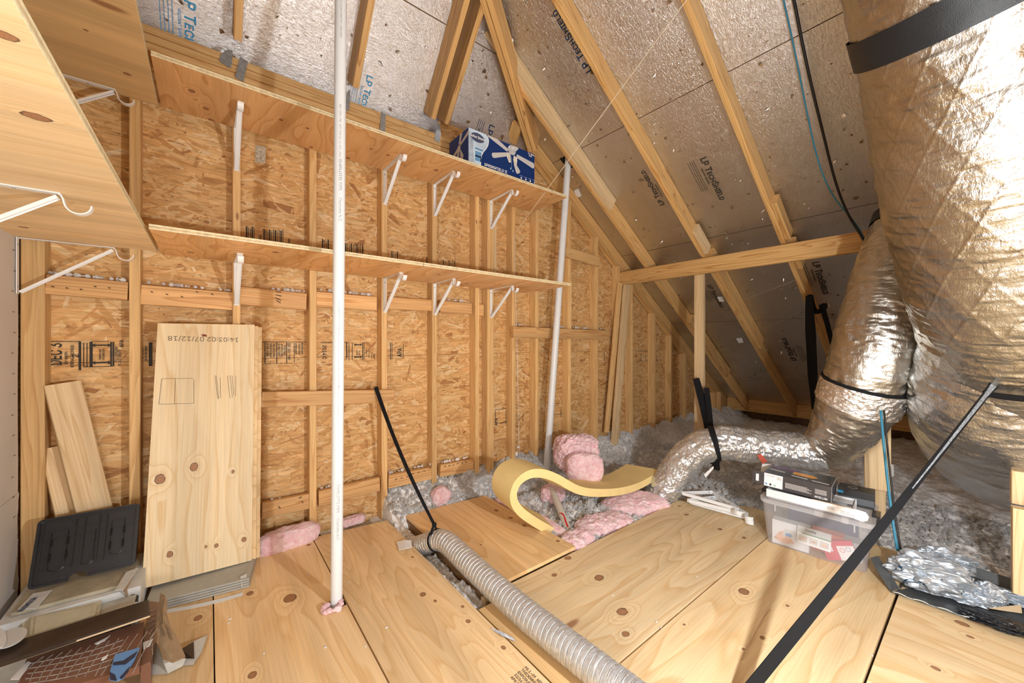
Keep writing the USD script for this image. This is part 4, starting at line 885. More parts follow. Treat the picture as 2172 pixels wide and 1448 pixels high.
pb_ = [(244, 1388), (262, 1382), (297, 1372), (286, 1398), (262, 1438), (246, 1444), (231, 1441), (234, 1420)]
part(t, "sheet", slabpx(pb_, .128, .002), plain("wrapper_blue", (.13, .33, .72), .4))
part(t, "pattern", cat([slabpx(px, .1292, .001) for px in ([(240, 1404), (262, 1400), (292, 1380), (286, 1392), (266, 1408), (240, 1410)], [(232, 1424), (244, 1430), (248, 1443), (234, 1441)], [(254, 1436), (276, 1412), (272, 1424), (258, 1440)])]), plain("wrapper_navy", (.02, .03, .08), .4))
# torn cardboard
def sheet3(rows, th=.003):
    """a bent sheet through rows of 3-D points"""
    P = np.array(rows, float); n, m = P.shape[:2]
    idx = np.arange(n * m).reshape(n, m); f = []
    for i in range(n - 1):
        for j in range(m - 1): f += [(idx[i, j], idx[i + 1, j], idx[i + 1, j + 1]), (idx[i, j], idx[i + 1, j + 1], idx[i, j + 1])]
    f = np.array(f); v = P.reshape(-1, 3)
    tm = trimesh.Trimesh(v, f, process=False); nv = np.array(tm.vertex_normals)
    v2 = v - nv * th; k = len(v); f2 = f[:, ::-1] + k
    ed = []
    for line in (idx[0], idx[-1][::-1], idx[:, 0][::-1], idx[:, -1]):
        for a, b in zip(line[:-1], line[1:]): ed += [(b, a, a + k), (b, a + k, b + k)]
    return np.vstack([v, v2]), np.vstack([f, f2, np.array(ed)])
t = thing("torn_cardboard", "torn piece of brown cardboard box with printed lines, left foreground", "cardboard", atZ(360, 1370, 0))
part(t, "panel", sheet3([[atZ(340, 1257, .13), atZ(350, 1262, .14), atZ(355, 1272, .12)], [atZ(336, 1290, .12), atZ(346, 1296, .13), atZ(354, 1300, .11)], [atZ(330, 1325, .11), atZ(346, 1326, .12), atZ(361, 1326, .10)], [atZ(335, 1356, .09), atZ(356, 1354, .10), atZ(376, 1352, .07)], [atZ(345, 1398, .06), atZ(368, 1404, .07), atZ(394, 1392, .03)]]), M_KRAFT)
part(t, "torn_flap", sheet3([[atZ(330, 1360, .05), atZ(345, 1400, .05), atZ(394, 1396, .03)], [atZ(322, 1430, .01), atZ(356, 1428, .01), atZ(388, 1412, .006)]]), M_CARD)
part(t, "torn_flap", sheet3([[atZ(382, 1386, .02), atZ(405, 1362, .03), atZ(440, 1346, .008)], [atZ(388, 1410, .006), atZ(410, 1408, .008), atZ(428, 1382, .004)]]), M_CARD)
part(t, "dark_lining", sheet3([[atZ(383, 1377, .03), atZ(411, 1360, .035)], [atZ(390, 1396, .015), atZ(412, 1396, .02)]], .001), M_DKPL)
part(t, "printed_lines", cat([ribbon([atZ(338 + 5 * k, 1306 + 6 * k, .131 - .005 * k), atZ(341 + 6 * k, 1345 + 3 * k, .108 - .004 * k)], .0022, .0008, (0, 0, 1)) for k in range(5)]), M_INK2)
# carton of grey planks under the leaning boards
t = thing("siding_bundle", "open carton of grey laminate strips lying under the leaning plywood boards", "laminate bundle", (-.04, 2.33, 0))
for k in range(4):
    part(t, "strip", flat([np.array(p_) + (0, .0015 * k, .011 + .0105 * k) for p_ in ((-.215, 2.262, 0), (.150, 2.205, 0), (.20, 2.46, 0), (-.2, 2.50, 0))], .0085, (0, 0, 1)), plain(f"grey_laminate{k}", (.42, .42, .39), .5, vary=.05, scale=30))
part(t, "carton_edge", ribbon(spline([atZ(345, 1297, .003), atZ(420, 1284, .003), atZ(515, 1259, .006)], 20), .018, .002, (0, -.3, 1)), M_WCARD)
part(t, "torn_end", sheet3([[atZ(510, 1222, .055), atZ(524, 1216, .06)], [atZ(512, 1246, .012), atZ(520, 1238, .014)]]), M_CARD)
t = thing("white_disc_pack", "clear plastic pack with white oval discs at the left picture edge", "plastic pack", atZ(20, 1345, .17))
part(t, "disc", slabpx([(20 + 38 * math.cos(a) * 1.0, 1352 - 18 * math.sin(a) - 14 * math.cos(a)) for a in np.linspace(0, 6.28, 28, endpoint=False)], .185, .003), plain("clear_grey_plastic", (.62, .64, .65), .2))
part(t, "disc", slabpx([(-6 + 20 * math.cos(a), 1352 - 22 * math.sin(a)) for a in np.linspace(0, 6.28, 28, endpoint=False)], .190, .003), plain("clear_white_plastic", (.75, .77, .78), .2))

# ------------------------------------------------------------------ silver hose with its hanging strap
hp = [atZ(872, 1158, -.075), atZ(893, 1156, -.02), atZ(915, 1148, .045), atZ(940, 1146, .088), atZ(968, 1168, .082), atZ(1010, 1208, .070), atZ(1100, 1288, .060), atZ(1200, 1368, .058), atZ(1300, 1446, .058), atZ(1420, 1540, .058)]
hc = spline(hp, 760); sl = np.r_[0, np.cumsum(np.linalg.norm(np.diff(hc, axis=0), axis=1))]
fr = (sl / .0235) % 1
rad = .0555 * (1 - .055 * np.abs(2 * np.abs(fr - .5)) ** 5)
hv, hf = tube(hc, rad, 30)
nz = meshkit.fbm(hv * 70, 3, 4)[:, None] - .5
ctr = np.repeat(hc, 30, 0); dirv = hv[:len(ctr)] - ctr; hv[:len(ctr)] += dirv * nz[:len(ctr)] * .10
hose = thing("foil_hose", "silver flexible foil duct hose snaking across the plywood floor", "duct hose", hc[300])
part(hose, "hose", (hv, hf), plain("hose_foil", (.62, .64, .66), .38, metallic=.55, vary=.12, scale=40, bump=.002, bscale=90), smooth=60)
wires = []
ii = [int(np.argmin(np.abs(sl - s_))) for s_ in np.arange(.0, sl[-1], .0235)]
for i in ii:
    tdir = hc[min(i + 1, len(hc) - 1)] - hc[max(i - 1, 0)]; tdir /= np.linalg.norm(tdir); a_ = np.cross(tdir, (0, 0, 1)); a_ /= np.linalg.norm(a_); b_ = np.cross(tdir, a_)
    an = np.linspace(0, 2 * np.pi, 33); wires.append(tube([hc[i] + (a_ * math.cos(q) + b_ * math.sin(q)) * .0555 for q in an], .0014, 5, False))
for k, w in enumerate(wires): part(hose, "wire_ring", w, M_SILVER, smooth=60)
s0, s1 = atY(797, 824, 2.543), hc[np.argmin(np.linalg.norm(hc - atZ(938, 1128, .14), axis=1))] + np.array((0, 0, .07))
s1 = atT(921, 1112, np.dot(hc[150] - EYE, (SN, CS, 0)))
st = thing("black_strap", "narrow black strap hanging from the wall blocking, tied round the silver hose", "strap", s1)
part(st, "webbing", ribbon(spline([s0 + (0, 0, .012), s0 + (.002, -.006, 0), s0 * .5 + s1 * .5 + (-.01, 0, -.02), s1], 40), np.linspace(.026, .018, 40), .002, [(-.3 - .6 * math.sin(k * .12), -1, .2) for k in range(40)]), M_BLACKW)
kc = s1
part(st, "knot", cat([trimesh.creation.icosphere(2, .013).apply_translation(kc), ribbon([kc, kc + (-.02, -.012, -.02), kc + (-.025, -.015, -.045)], .014, .002, (0, -1, .2)), tube(spline([kc, kc + (.012, -.005, -.03), kc + (.02, 0, -.05)], 8), .006, 6)]), M_BLACKW)
i0 = int(np.argmin(np.linalg.norm(hc - (kc + (.01, 0, -.075)), axis=1))); tdir = hc[i0 + 2] - hc[i0 - 2]; tdir /= np.linalg.norm(tdir); a_ = np.cross(tdir, (0, 0, 1)); a_ /= np.linalg.norm(a_); b_ = np.cross(a_, tdir)
an = np.linspace(0, 2 * np.pi, 40)
part(st, "loop", ribbon([hc[i0] + (a_ * math.cos(q) + b_ * math.sin(q)) * .0585 for q in an], .016, .002, [a_ * math.cos(q) + b_ * math.sin(q) for q in an]), M_BLACKW)
single("plastic_trim_offcut", sheet3([[atZ(841, 1148, .012), atZ(856, 1145, .030), atZ(872, 1145, .016)], [atZ(846, 1166, .010), atZ(860, 1163, .026), atZ(874, 1160, .010)]], .003), M_WHITE, "small white plastic trim offcut on the floor at the end of the silver hose", "plastic offcut")
single("paper_scrap", sheet3([[atZ(1040, 1330, .004), atZ(1062, 1338, .014), atZ(1086, 1350, .004)], [atZ(1046, 1337, .002), atZ(1064, 1347, .010), atZ(1094, 1359, .003)]], .002), plain("grey_paper", (.50, .52, .58), .6, vary=.4, scale=60), "crumpled grey paper scrap on the floor just left of the silver hose", "paper scrap")

# ------------------------------------------------------------------ loose insulation
def fluff_mat(name, a, b, scale):
    N = {"tc": ("texture_coordinate", {}), "n": ("noise_texture", {"scale": scale, "detail": 6, "roughness": .65}), "r": ("rgb_ramp", {"ramp": [(.32, a), (.62, b)]}), "n2": ("noise_texture", {"scale": 2.3, "detail": 3}), "v": ("map_range", {"from_min": .35, "from_max": .65, "to_min": .80, "to_max": 1.08}), "h": ("hsv", {}), "p": ("principled_bsdf", {"roughness": .95, "specular_ior_level": .05, "sheen_weight": .3}),
         "b": ("bump", {"strength": 1.0, "distance": .004}), "n3": ("noise_texture", {"scale": scale * 4, "detail": 4})}
    L = [("tc.object", "n.vector"), ("n.fac", "r.fac"), ("tc.object", "n2.vector"), ("n2.fac", "v.value"), ("r.color", "h.color"), ("v.result", "h.value"), ("h.color", "p.base_color"), ("tc.object", "n3.vector"), ("n3.fac", "b.height"), ("b.normal", "p.normal")]
    return look(name, N, L, "p.BSDF")
M_FLUFF = fluff_mat("blown_insulation", (.66, .65, .64), (.92, .92, .93), 38)
M_PINK = fluff_mat("pink_glass_wool", (.82, .45, .51), (.95, .74, .77), 30)
def fnoise(x, y, s, o=4, seed=0): return meshkit.fbm(np.stack([x * s, y * s, x * 0 + seed * 7.3], -1), o, seed) - .5
def hfield(x, y):
    h = -.045 + .10 * fnoise(x, y, 3.2, 3, 1) + .085 * fnoise(x, y, 11, 3, 2) + .03 * (np.abs(fnoise(x, y, 36, 3, 3)) * 2)
    wallb = np.clip((y - 2.34) / .3, 0, 1); h = h + .17 * wallb * np.clip((x - .85) / .1, 0, 1)
    under = ((x < .93) | ((x > 1.0) & (x < 1.63) & (y < 2.37)) | ((x < 3.0) & (y < 1.43)) | ((x < 2.62) & (y < .27)))
    h = np.where(under, np.minimum(h - .02, -.045), h)
    bay = (x > 1.62) & (x < 2.5) & (y > 1.44) & (y < 2.25); h = np.where(bay, h + .02, h)
    h = h + .05 * np.clip((x - 4.2) / 1.5, 0, 1) + .04 * np.exp(-((x - 3.15) ** 2 + (y - .75) ** 2) / .06)
    return h
def grid(x0, x1, y0, y1, st, ext=None):
    X, Y = np.meshgrid(np.arange(x0, x1 + st / 2, st), np.arange(y0, y1 + st / 2, st), indexing="ij")
    Z = hfield(X, Y); n, m = X.shape; idx = np.arange(n * m).reshape(n, m)
    q = np.stack([idx[:-1, :-1], idx[1:, :-1], idx[1:, 1:], idx[:-1, 1:]], -1).reshape(-1, 4)
    return np.stack([X, Y, Z], -1).reshape(-1, 3), np.vstack([q[:, [0, 1, 2]], q[:, [0, 2, 3]]])
ins = thing("loose_insulation", "grey-white loose blown insulation filling the joist bays beyond the plywood", "insulation", (3, 1, -.1), kind="stuff")
part(ins, "fill", grid(.55, 4.3, -.6, 2.672, .0125), M_FLUFF, kind="stuff")
part(ins, "fill", grid(4.3, 6.6, -1.5, 2.672, .028), M_FLUFF, kind="stuff")
# tufts standing out of it
tr_ = np.random.default_rng(21)
def tuft_mesh(seed):
    m = trimesh.creation.icosphere(2, 1.0); v = np.array(m.vertices); v *= (.65 + .8 * (meshkit.fbm(v * 2.2 + seed * 5, 3, seed)))[:, None]; v[:, 2] *= .7; return v, np.array(m.faces)
pi = UsdGeom.PointInstancer.Define(stage, ins + "/tufts"); BASE[ins + "/tufts"] = BASE[ins]
for k in range(3): 
    usdkit.mesh(stage, ins + f"/tufts/tuft_{k:03d}" if k else ins + "/tufts/tuft", tuft_mesh(k), M_FLUFF)
NT = 15000
tx = np.r_[tr_.uniform(.95, 4.2, NT), tr_.uniform(.95, 2.6, 1400)]; tyy = np.r_[tr_.uniform(-.5, 2.66, NT), tr_.uniform(2.38, 2.67, 1400)]
ok = ~(((tx < 3.0) & (tyy < 1.46)) | ((tx < 1.64) & (tyy < 2.40)) | ((tx < 2.64) & (tyy < .30)) | (tx < .95)); tx, tyy = tx[ok], tyy[ok]
sc = tr_.gamma(3, .0022, len(tx)) + .003
pi.CreatePrototypesRel().SetTargets([Sdf.Path(ins + "/tufts/tuft"), Sdf.Path(ins + "/tufts/tuft_001"), Sdf.Path(ins + "/tufts/tuft_002")])
pi.CreateProtoIndicesAttr(Vt.IntArray(tr_.integers(0, 3, len(tx)).tolist()))
pi.CreatePositionsAttr(Vt.Vec3fArray.FromNumpy((np.stack([tx, tyy, hfield(tx, tyy) + sc * .3], 1) - BASE[ins]).astype(np.float32)))
pi.CreateScalesAttr(Vt.Vec3fArray.FromNumpy(np.repeat(sc[:, None], 3, 1).astype(np.float32)))
qq = tr_.normal(size=(len(tx), 4)); qq /= np.linalg.norm(qq, axis=1, keepdims=True)
pi.CreateOrientationsAttr(Vt.QuathArray([Gf.Quath(float(a), float(b), float(c), float(d)) for a, b, c, d in qq]))
pi.GetPrim().SetCustomDataByKey("kind", "stuff")
# fluff resting on the wall blocking
fl = []
for (u0, v0, u1, v1, n_) in ((97, 577, 265, 594, 60), (300, 597, 490, 616, 44), (575, 612, 648, 618, 30), (672, 613, 798, 626, 40), (940, 634, 998, 640, 14), (1095, 688, 1285, 698, 44), (556, 1062, 600, 1056, 10), (676, 1036, 700, 1030, 6), (826, 1002, 914, 984, 40), (936, 980, 1000, 968, 24)):
    for k in range(n_):
        a = tr_.random(); dens = .5 + .5 * math.sin(a * 9 + u0)
        if tr_.random() > .35 + .65 * dens: continue
        p = atY(u0 + (u1 - u0) * a, v0 + (v1 - v0) * a, 2.62 + .03 * tr_.random()); v, f = tuft_mesh(k % 3); fl.append((v[:, [(k) % 3, (k + 1) % 3, (k + 2) % 3]] * tr_.uniform(.004, .011) + p, f))
single("blocking_fluff", cat(fl), M_FLUFF, "clumps of grey-white insulation resting on top of the wall blocking boards", "insulation", kind="stuff")

# pink glass wool pieces
def batt(name, c, size, rotz, label, seed, rough=.03, tilt=0, sub=4, group="pink insulation pieces", lobes=0):
    m = trimesh.creation.box((1, 1, 1))
    for _ in range(sub + 1): m = m.subdivide()
    v = np.array(m.vertices) * 2; 
    r = (np.abs(v) ** 3).sum(1, keepdims=True) ** (1 / 3); v = v / r * .5 * np.array(size)
    w = v.copy(); nrm_ = v / np.linalg.norm(v, axis=1, keepdims=True)
    s = max(size)
    d = (meshkit.fbm(w * 7 + seed * 3.1, 4, seed) - .5) * 2 * rough + (np.abs(meshkit.fbm(w * 17 + seed, 3, seed + 9) - .5)) * -2.2 * rough + (meshkit.fbm(w * 60, 2, seed + 3) - .5) * rough * .8
    v = v + nrm_ * d[:, None]
    if lobes: v[:, 2] += lobes * np.sin(v[:, 0] / size[0] * 5.5 + seed) * (v[:, 2] > 0)
    ca, sa = math.cos(tilt), math.sin(tilt); v = v @ np.array([[1, 0, 0], [0, ca, sa], [0, -sa, ca]])
    cz, sz = math.cos(math.radians(rotz)), math.sin(math.radians(rotz)); v = v @ np.array([[cz, sz, 0], [-sz, cz, 0], [0, 0, 1]])
    return single(name, (v + c, np.array(m.faces)), M_PINK, label, "insulation batt", smooth=True, group=group)
def batt2(label, fold):
    """folded batt: a thick sheet bent over itself"""
    pass
bc = atY(1228, 975, 2.02)
batt("insulation_batt", atY(1222, 960, 2.08), (.36, .30, .30), -35, "large folded chunk of pink glass wool behind the yellow foam, beside the leaning pipe", 2, .030, sub=5)
batt("insulation_batt", atY(1240, 992, 1.90), (.28, .13, .23), -38, "thick flap of pink glass wool, front face of the folded chunk on the yellow foam", 6, .016, sub=4)
batt("insulation_batt", atZ(1228, 1143, .0) + (0, .01, -.03), (.24, .17, .14), 10, "small lump of pink glass wool at the foot of the red-marked pipe", 3, .022)
batt("insulation_batt", atZ(1276, 1108, .0) + (.02, .0, -.03), (.42, .22, .13), -8, "flat piece of pink glass wool between the red-marked pipe and the open joist", 4, .026, sub=5)
batt("insulation_batt", atZ(1352, 1066, .02) + (0, .02, -.03), (.50, .26, .15), -22, "piece of pink glass wool beyond the open joist, beside the small silver duct", 5, .026, sub=5)
batt("insulation_batt", (1.70, 1.95, -.02), (.09, .75, .09), 2, "narrow strip of pink glass wool along the raised plywood edge under the foam", 8, .018)
batt("insulation_batt", atZ(612, 1146, .045) + (0, .03, 0), (.33, .11, .12), 4, "pink glass wool roll at the foot of the wall beside the leaning plywood", 9, .016)
batt("insulation_batt", atZ(752, 1110, .01) + (0, .05, 0), (.17, .08, .07), 0, "small pink glass wool wad at the foot of the wall right of the vertical pipe", 10, .014)
batt("insulation_batt", atZ(940, 1055, .06) + (0, .03, -.02), (.15, .10, .17), 0, "pink glass wool scrap at the foot of the wall behind the raised plywood", 12, .016)
batt("insulation_batt", atZ(1198, 1056, .03) + (0, .12, 0), (.22, .16, .13), 20, "pink glass wool lump in the shade under the yellow foam pad", 13, .02)
tf = []
for k in range(26):
    a = tr_.uniform(0, 6.28); p = np.array((.436 + .034 * math.cos(a) - .012, 1.812 + .030 * math.sin(a) - .02, .006 + .012 * tr_.random())); v, f = tuft_mesh(k % 3); tf.append((v * tr_.uniform(.007, .014) + p, f))
single("pink_tuft", cat(tf), M_PINK, "tuft of pink glass wool stuffed round the foot of the vertical pipe", "insulation", kind="stuff")

# ------------------------------------------------------------------ yellow foam pad
fp = [(1402, 1000, 1.60), (1372, 1022, 1.61), (1325, 1040, 1.62), (1268, 1045, 1.64), (1222, 1037, 1.66), (1188, 1018, 1.68), (1150, 1004, 1.70), (1118, 1008, 1.71), (1097, 1026, 1.72), (1089, 1052, 1.72), (1097, 1076, 1.72), (1121, 1098, 1.71), (1150, 1116, 1.70), (1174, 1129, 1.69)]
fr_ = spline([atY(u, v, y) for u, v, y in fp], 90)
tt = np.gradient(fr_, axis=0); tt /= np.linalg.norm(tt, axis=1, keepdims=True); fn = np.cross(tt, (0, 1.0, 0)); fn /= np.linalg.norm(fn, axis=1, keepdims=True)
s_ = np.linspace(0, 1, 90)[:, None]; off = np.hstack([-.02 + .07 * np.clip(s_ - .3, 0, 1), .30 - .13 * s_, -.025 * (1 - s_) ** 2 + .02 * s_])
hw = .026; hwv = np.full(90, hw); hwv[:8] = np.linspace(.016, hw, 8)
A0, A1 = fr_ + fn * hwv[:, None], fr_ - fn * hwv[:, None]; B0, B1 = A0 + off, A1 + off
k = 9
rows = []
for i in range(90):
    loop = [A0[i] + (B0[i] - A0[i]) * t for t in np.linspace(0, 1, k)] + [B1[i] + (A1[i] - B1[i]) * t for t in np.linspace(0, 1, k)]
    rows.append(loop)
R_ = np.array(rows); m_ = R_.shape[1]; idx = np.arange(90 * m_).reshape(90, m_); f = []
for i in range(89):
    for j in range(m_):
        j2 = (j + 1) % m_; f += [(idx[i, j], idx[i + 1, j], idx[i + 1, j2]), (idx[i, j], idx[i + 1, j2], idx[i, j2])]
for i, o_ in ((0, 1), (89, -1)):
    for j in range(k - 1):
        a, b, c, d = idx[i, j], idx[i, j + 1], idx[i, m_ - 2 - j], idx[i, m_ - 1 - j]
        f += [(a, b, c), (a, c, d)][::1] if o_ > 0 else [(a, c, b), (a, d, c)]
single("foam_pad", (R_.reshape(-1, 3), np.array(f)), plain("yellow_foam", (.86, .67, .30), .85, bump=.0012, bscale=300, vary=.04, scale=10), "curled yellow foam pad bent into an S over the open joist bay", "foam pad", smooth=50)

# ------------------------------------------------------------------ insulated ducts
def duct(path, radii, n, sides, wr, seed, sag=.0, lines=0.0, ringw=.010, fold=.012):
    c = spline(path, n); L = np.r_[0, np.cumsum(np.linalg.norm(np.diff(c, axis=0), axis=1))]
    r = np.interp(L / L[-1], np.linspace(0, 1, len(radii)), radii)
    v, f = tube(c, r, sides); m = n * sides
    i = np.repeat(np.arange(n), sides); ang = np.tile(np.arange(sides) * 2 * np.pi / sides, n); s = L[i]
    rad = r[i]
    # wrinkles run round the tube: fast along it, slow around it
    q = np.stack([s * 26, np.cos(ang) * 1.3, np.sin(ang) * 1.3], 1)
    w = (meshkit.fbm(q + seed, 4, seed) - .5) * 2
    q2 = np.stack([s * 8 + np.sin(ang * 2 + seed) * .8, np.cos(ang) * 2.2, np.sin(ang) * 2.2], 1)
    w2 = -np.abs(meshkit.fbm(q2 + 3 * seed, 3, seed + 5) - .5) * 2
    q3 = np.stack([s * 70 + 6 * meshkit.noise(q * .5, 3), np.cos(ang) * 6, np.sin(ang) * 6], 1); w3 = meshkit.fbm(q3, 3, seed + 7) - .5
    dr = ringw * w + fold * (w2 + .25) + wr * w3
    if lines:
        a = (s / .25 + ang / (2 * np.pi) * 16) % 1; b = (s / .25 - ang / (2 * np.pi) * 16) % 1
        dr = dr + lines * (np.exp(-((a - .5) / .036) ** 2) + np.exp(-((b - .5) / .036) ** 2))
    ctr = c[i]; v[:m] = ctr + (v[:m] - ctr) * (1 + dr / rad)[:, None]
    return (v, f), c, L
M_TAPE = plain("black_tape", (.008, .011, .014), .45, bump=.001, bscale=400)
big = thing("large_duct", "large foil wrapped insulated duct hanging at the right edge of the picture", "air duct", (2.4, -.03, .3))
BP = [(1.55, .14, 3.1), (1.78, .09, 2.80), (2.05, .035, 2.45), (2.45, -.03, 1.87), (2.78, -.10, 1.33), (2.98, -.12, 1.05)]
(dv, df), bcx, bL = duct(BP, [.30, .31, .33, .355, .36, .33], 640, 330, .005, 2, lines=.0020, ringw=.007, fold=.012)
part(big, "upper_section", (dv, df), M_DUCT, smooth=True)
LP_ = [(2.86, -.09, 1.22), (3.02, -.07, 1.00), (3.22, -.07, .78), (3.52, -.12, .62), (3.95, -.25, .52), (4.5, -.5, .5)]
(dv, df), lcx, lL = duct(LP_, [.30, .365, .375, .37, .36, .35], 420, 240, .006, 5, ringw=.010, fold=.020)
part(big, "lower_section", (dv, df), M_DUCT2, smooth=True)
i0 = int(np.argmin(np.abs(bcx[:, 2] - 2.40))); seg = bcx[i0 - 14:i0 + 17]
tv, tf_ = tube(seg, .337, 120, False); tv = tv + (meshkit.fbm(tv * 14, 2, 3)[:, None] - .5) * .004
part(big, "tape_band", (tv, tf_), M_TAPE, smooth=True)
i1 = int(np.argmin(np.abs(bcx[:, 2] - 1.16))); seg = bcx[i1 - 3:i1 + 3]
tdb = bcx[i1 + 2] - bcx[i1 - 2]; tdb /= np.linalg.norm(tdb); aa = np.cross(tdb, (0, 1.0, 0)); aa /= np.linalg.norm(aa); ab = np.cross(tdb, aa)
ring = np.array([bcx[i1] + (aa * math.cos(q) + ab * math.sin(q)) * .372 for q in np.linspace(0, 2 * np.pi, 200)])
pu = CX + FPX * (ring[:, 0] * CS - ring[:, 1] * SN) / (ring[:, 0] * SN + ring[:, 1] * CS)
near = ring[:, 0] < bcx[i1][0]
arc_ = ring[near & (pu > 2085)]; arc_ = arc_[np.argsort(arc_[:, 1])]
part(big, "strap_band", ribbon(arc_, .03, .004, arc_ - bcx[i1]), M_BLACKW)
sd = thing("tapered_duct", "foil wrapped duct sloping down behind the large duct, black tape near its top", "air duct", atT(1848, 760, 2.25))
SP = [atT(*q) for q in ((1958, 400, 2.28), (1932, 490, 2.26), (1905, 575, 2.25), (1876, 670, 2.25), (1850, 760, 2.26), (1822, 840, 2.32), (1790, 905, 2.40), (1755, 942, 2.48), (1712, 955, 2.56))]
(dv, df), scx, sL = duct(SP, [.165, .185, .20, .205, .205, .20, .195, .16, .11], 420, 170, .006, 9, ringw=.010, fold=.012)
part(sd, "duct_body", (dv, df), M_DUCT, smooth=True)
for (vv, rr, half, m) in ((472, .193, 9, M_TAPE), (812, .206, 2, M_BLACKW)):
    pj_ = CY - FPX * (scx[:, 2] - H) / (scx[:, 0] * SN + scx[:, 1] * CS); i0 = int(np.argmin(np.abs(pj_ - vv))); seg = scx[i0 - half:i0 + half + 1]
    part(sd, "tape_band" if half > 4 else "duct_tie", tube(seg, rr, 90, False), m, smooth=True)
    if half < 4:
        vv_, ff_ = tube(scx[i0 + 2:i0 + 34], .205, 110, False); q = meshkit.fbm(vv_ * 55, 4, 3) - .4; cc = np.repeat(scx[i0 + 2:i0 + 34], 110, 0); vv_ = cc + (vv_ - cc) * (1 + .09 * q)[:, None]
        part(sd, "foil_collar", (vv_, ff_), M_SILVER)
sm = thing("small_duct", "crinkled silver duct running from the tapered duct down into the joist bay", "air duct", atT(1515, 942, 2.75))
SMP = [atT(*q) for q in ((1745, 958, 2.50), (1700, 958, 2.56), (1650, 952, 2.62), (1580, 944, 2.69), (1515, 940, 2.75), (1466, 962, 2.82), (1430, 1006, 2.87), (1403, 1048, 2.90), (1385, 1090, 2.92))]
(dv, df), mcx, mL = duct(SMP, [.12, .122, .118, .115, .113, .112, .112, .112, .11], 460, 110, .014, 14, ringw=.012, fold=.018)
part(sm, "duct_body", (dv, df), plain("small_duct_foil", (.66, .68, .70), .26, metallic=.72, vary=.08, scale=30, bump=.004, bscale=60), smooth=True)
pj_u = CX + FPX * (mcx[:, 0] * CS - mcx[:, 1] * SN) / (mcx[:, 0] * SN + mcx[:, 1] * CS)
for uu, w in ((1516, 5), ):
    i0 = int(np.argmin(np.abs(pj_u - uu))); part(sm, "strap_loop", tube(mcx[i0 - w:i0 + w], .125, 60, False), M_BLACKW, smooth=True)
part(sm, "red_print", flat([atT(1606, 966, 2.535), atT(1614, 962, 2.53), (atT(1628, 978, 2.53)), atT(1618, 984, 2.53)], .001), plain("red_label", (.55, .10, .06), .5))
part(sm, "duct_label", flat([atT(1493, 1006, 2.66), atT(1513, 988, 2.66), atT(1514, 993, 2.66), atT(1497, 1013, 2.66)], .001), M_STICK)

# black hangers
HW = M_BLACKW
hb = thing("folded_strap", "bunched black strap nailed to the upright post, holding up the small silver duct", "strap", atX(1490, 880, BX - .01))
q = [atX(1476, 802, 3.56), atX(1484, 830, 3.56), atX(1494, 870, 3.54), atX(1506, 925, 3.45), atT(1517, 962, 2.66)]
part(hb, "webbing", ribbon(spline(q, 30), np.interp(np.linspace(0, 1, 30), [0, .12, .4, 1], [.055, .065, .06, .035]), .012, (-1, -.4, .1)), HW)
part(hb, "webbing", ribbon(spline([atX(1498, 822, 3.55), atX(1503, 860, 3.54), atX(1508, 915, 3.50), atT(1522, 955, 2.65)], 24), .045, .010, (-1, -.6, .1)), HW)
hs = thing("hanging_strap", "long black strap looped over a rafter on the dark roof slope, hanging straight down", "strap", atP(1718, 660, (SR, 0, 1), CR - .03))
o = lambda u, v, k=.05: atP(u, v, (SR, 0, 1), CR - k)
top = o(1716, 628); ang_ = top[0]
part(hs, "webbing", ribbon(spline([o(1716, 628), atX(1719, 700, top[0] + .05), atX(1723, 780, top[0] + .08), atX(1724, 868, top[0] + .1)], 30), np.interp(np.linspace(0, 1, 30), [0, .3, .7, 1], [.05, .075, .07, .018]), .003, (-1, -.3, 0)), HW)
part(hs, "loop", ribbon(spline([o(1716, 630), o(1722, 650), o(1732, 662, .07), o(1742, 658, .07), o(1745, 645)], 20), .055, .004, (-.6, -.3, -1)), HW)
part(hs, "loop", ribbon(spline([o(1742, 645), o(1750, 670), o(1758, 700), o(1768, 740, .02)], 16), .04, .003, (-.6, -.6, -.6)), HW)
fs = thing("support_strap", "wide black webbing strap sloping from the floor up to the large duct, foreground", "strap", atT(1600, 1448, 1.0))
a_, b_ = atT(2142, 772, 1.66), atT(1600, 1448, 1.235); dd = b_ - a_
pts = np.array([a_ + dd * t for t in np.linspace(0, 1.065, 50)])
pts[:, 2] += -.008 * np.sin(np.linspace(0, np.pi, 50))
wv = np.interp(np.linspace(0, 1, 50), [0, .05, .12, .35, .55, .8, 1], [.08, .040, .022, .021, .027, .037, .039]); tw = np.interp(np.linspace(0, 1, 50), [0, .1, .5, .75, 1], [.1, .5, .8, .45, .3])
part(fs, "webbing", ribbon(pts, wv, .003, np.stack([-np.cos(tw) * .3, -np.cos(tw) * .9, np.sin(tw) + .2], 1)), M_BLACKW)
part(fs, "dusty_face", ribbon(pts[2:22] + np.array((.0, -.0022, .0022)), wv[2:22] * np.interp(np.linspace(0, 1, 20), [0, 1], [.7, .15]), .0008, np.stack([-np.cos(tw) * .3, -np.cos(tw) * .9, np.sin(tw) + .2], 1)[2:22]), plain("dusty_webbing", (.22, .24, .26), .9, vary=.5, scale=120))

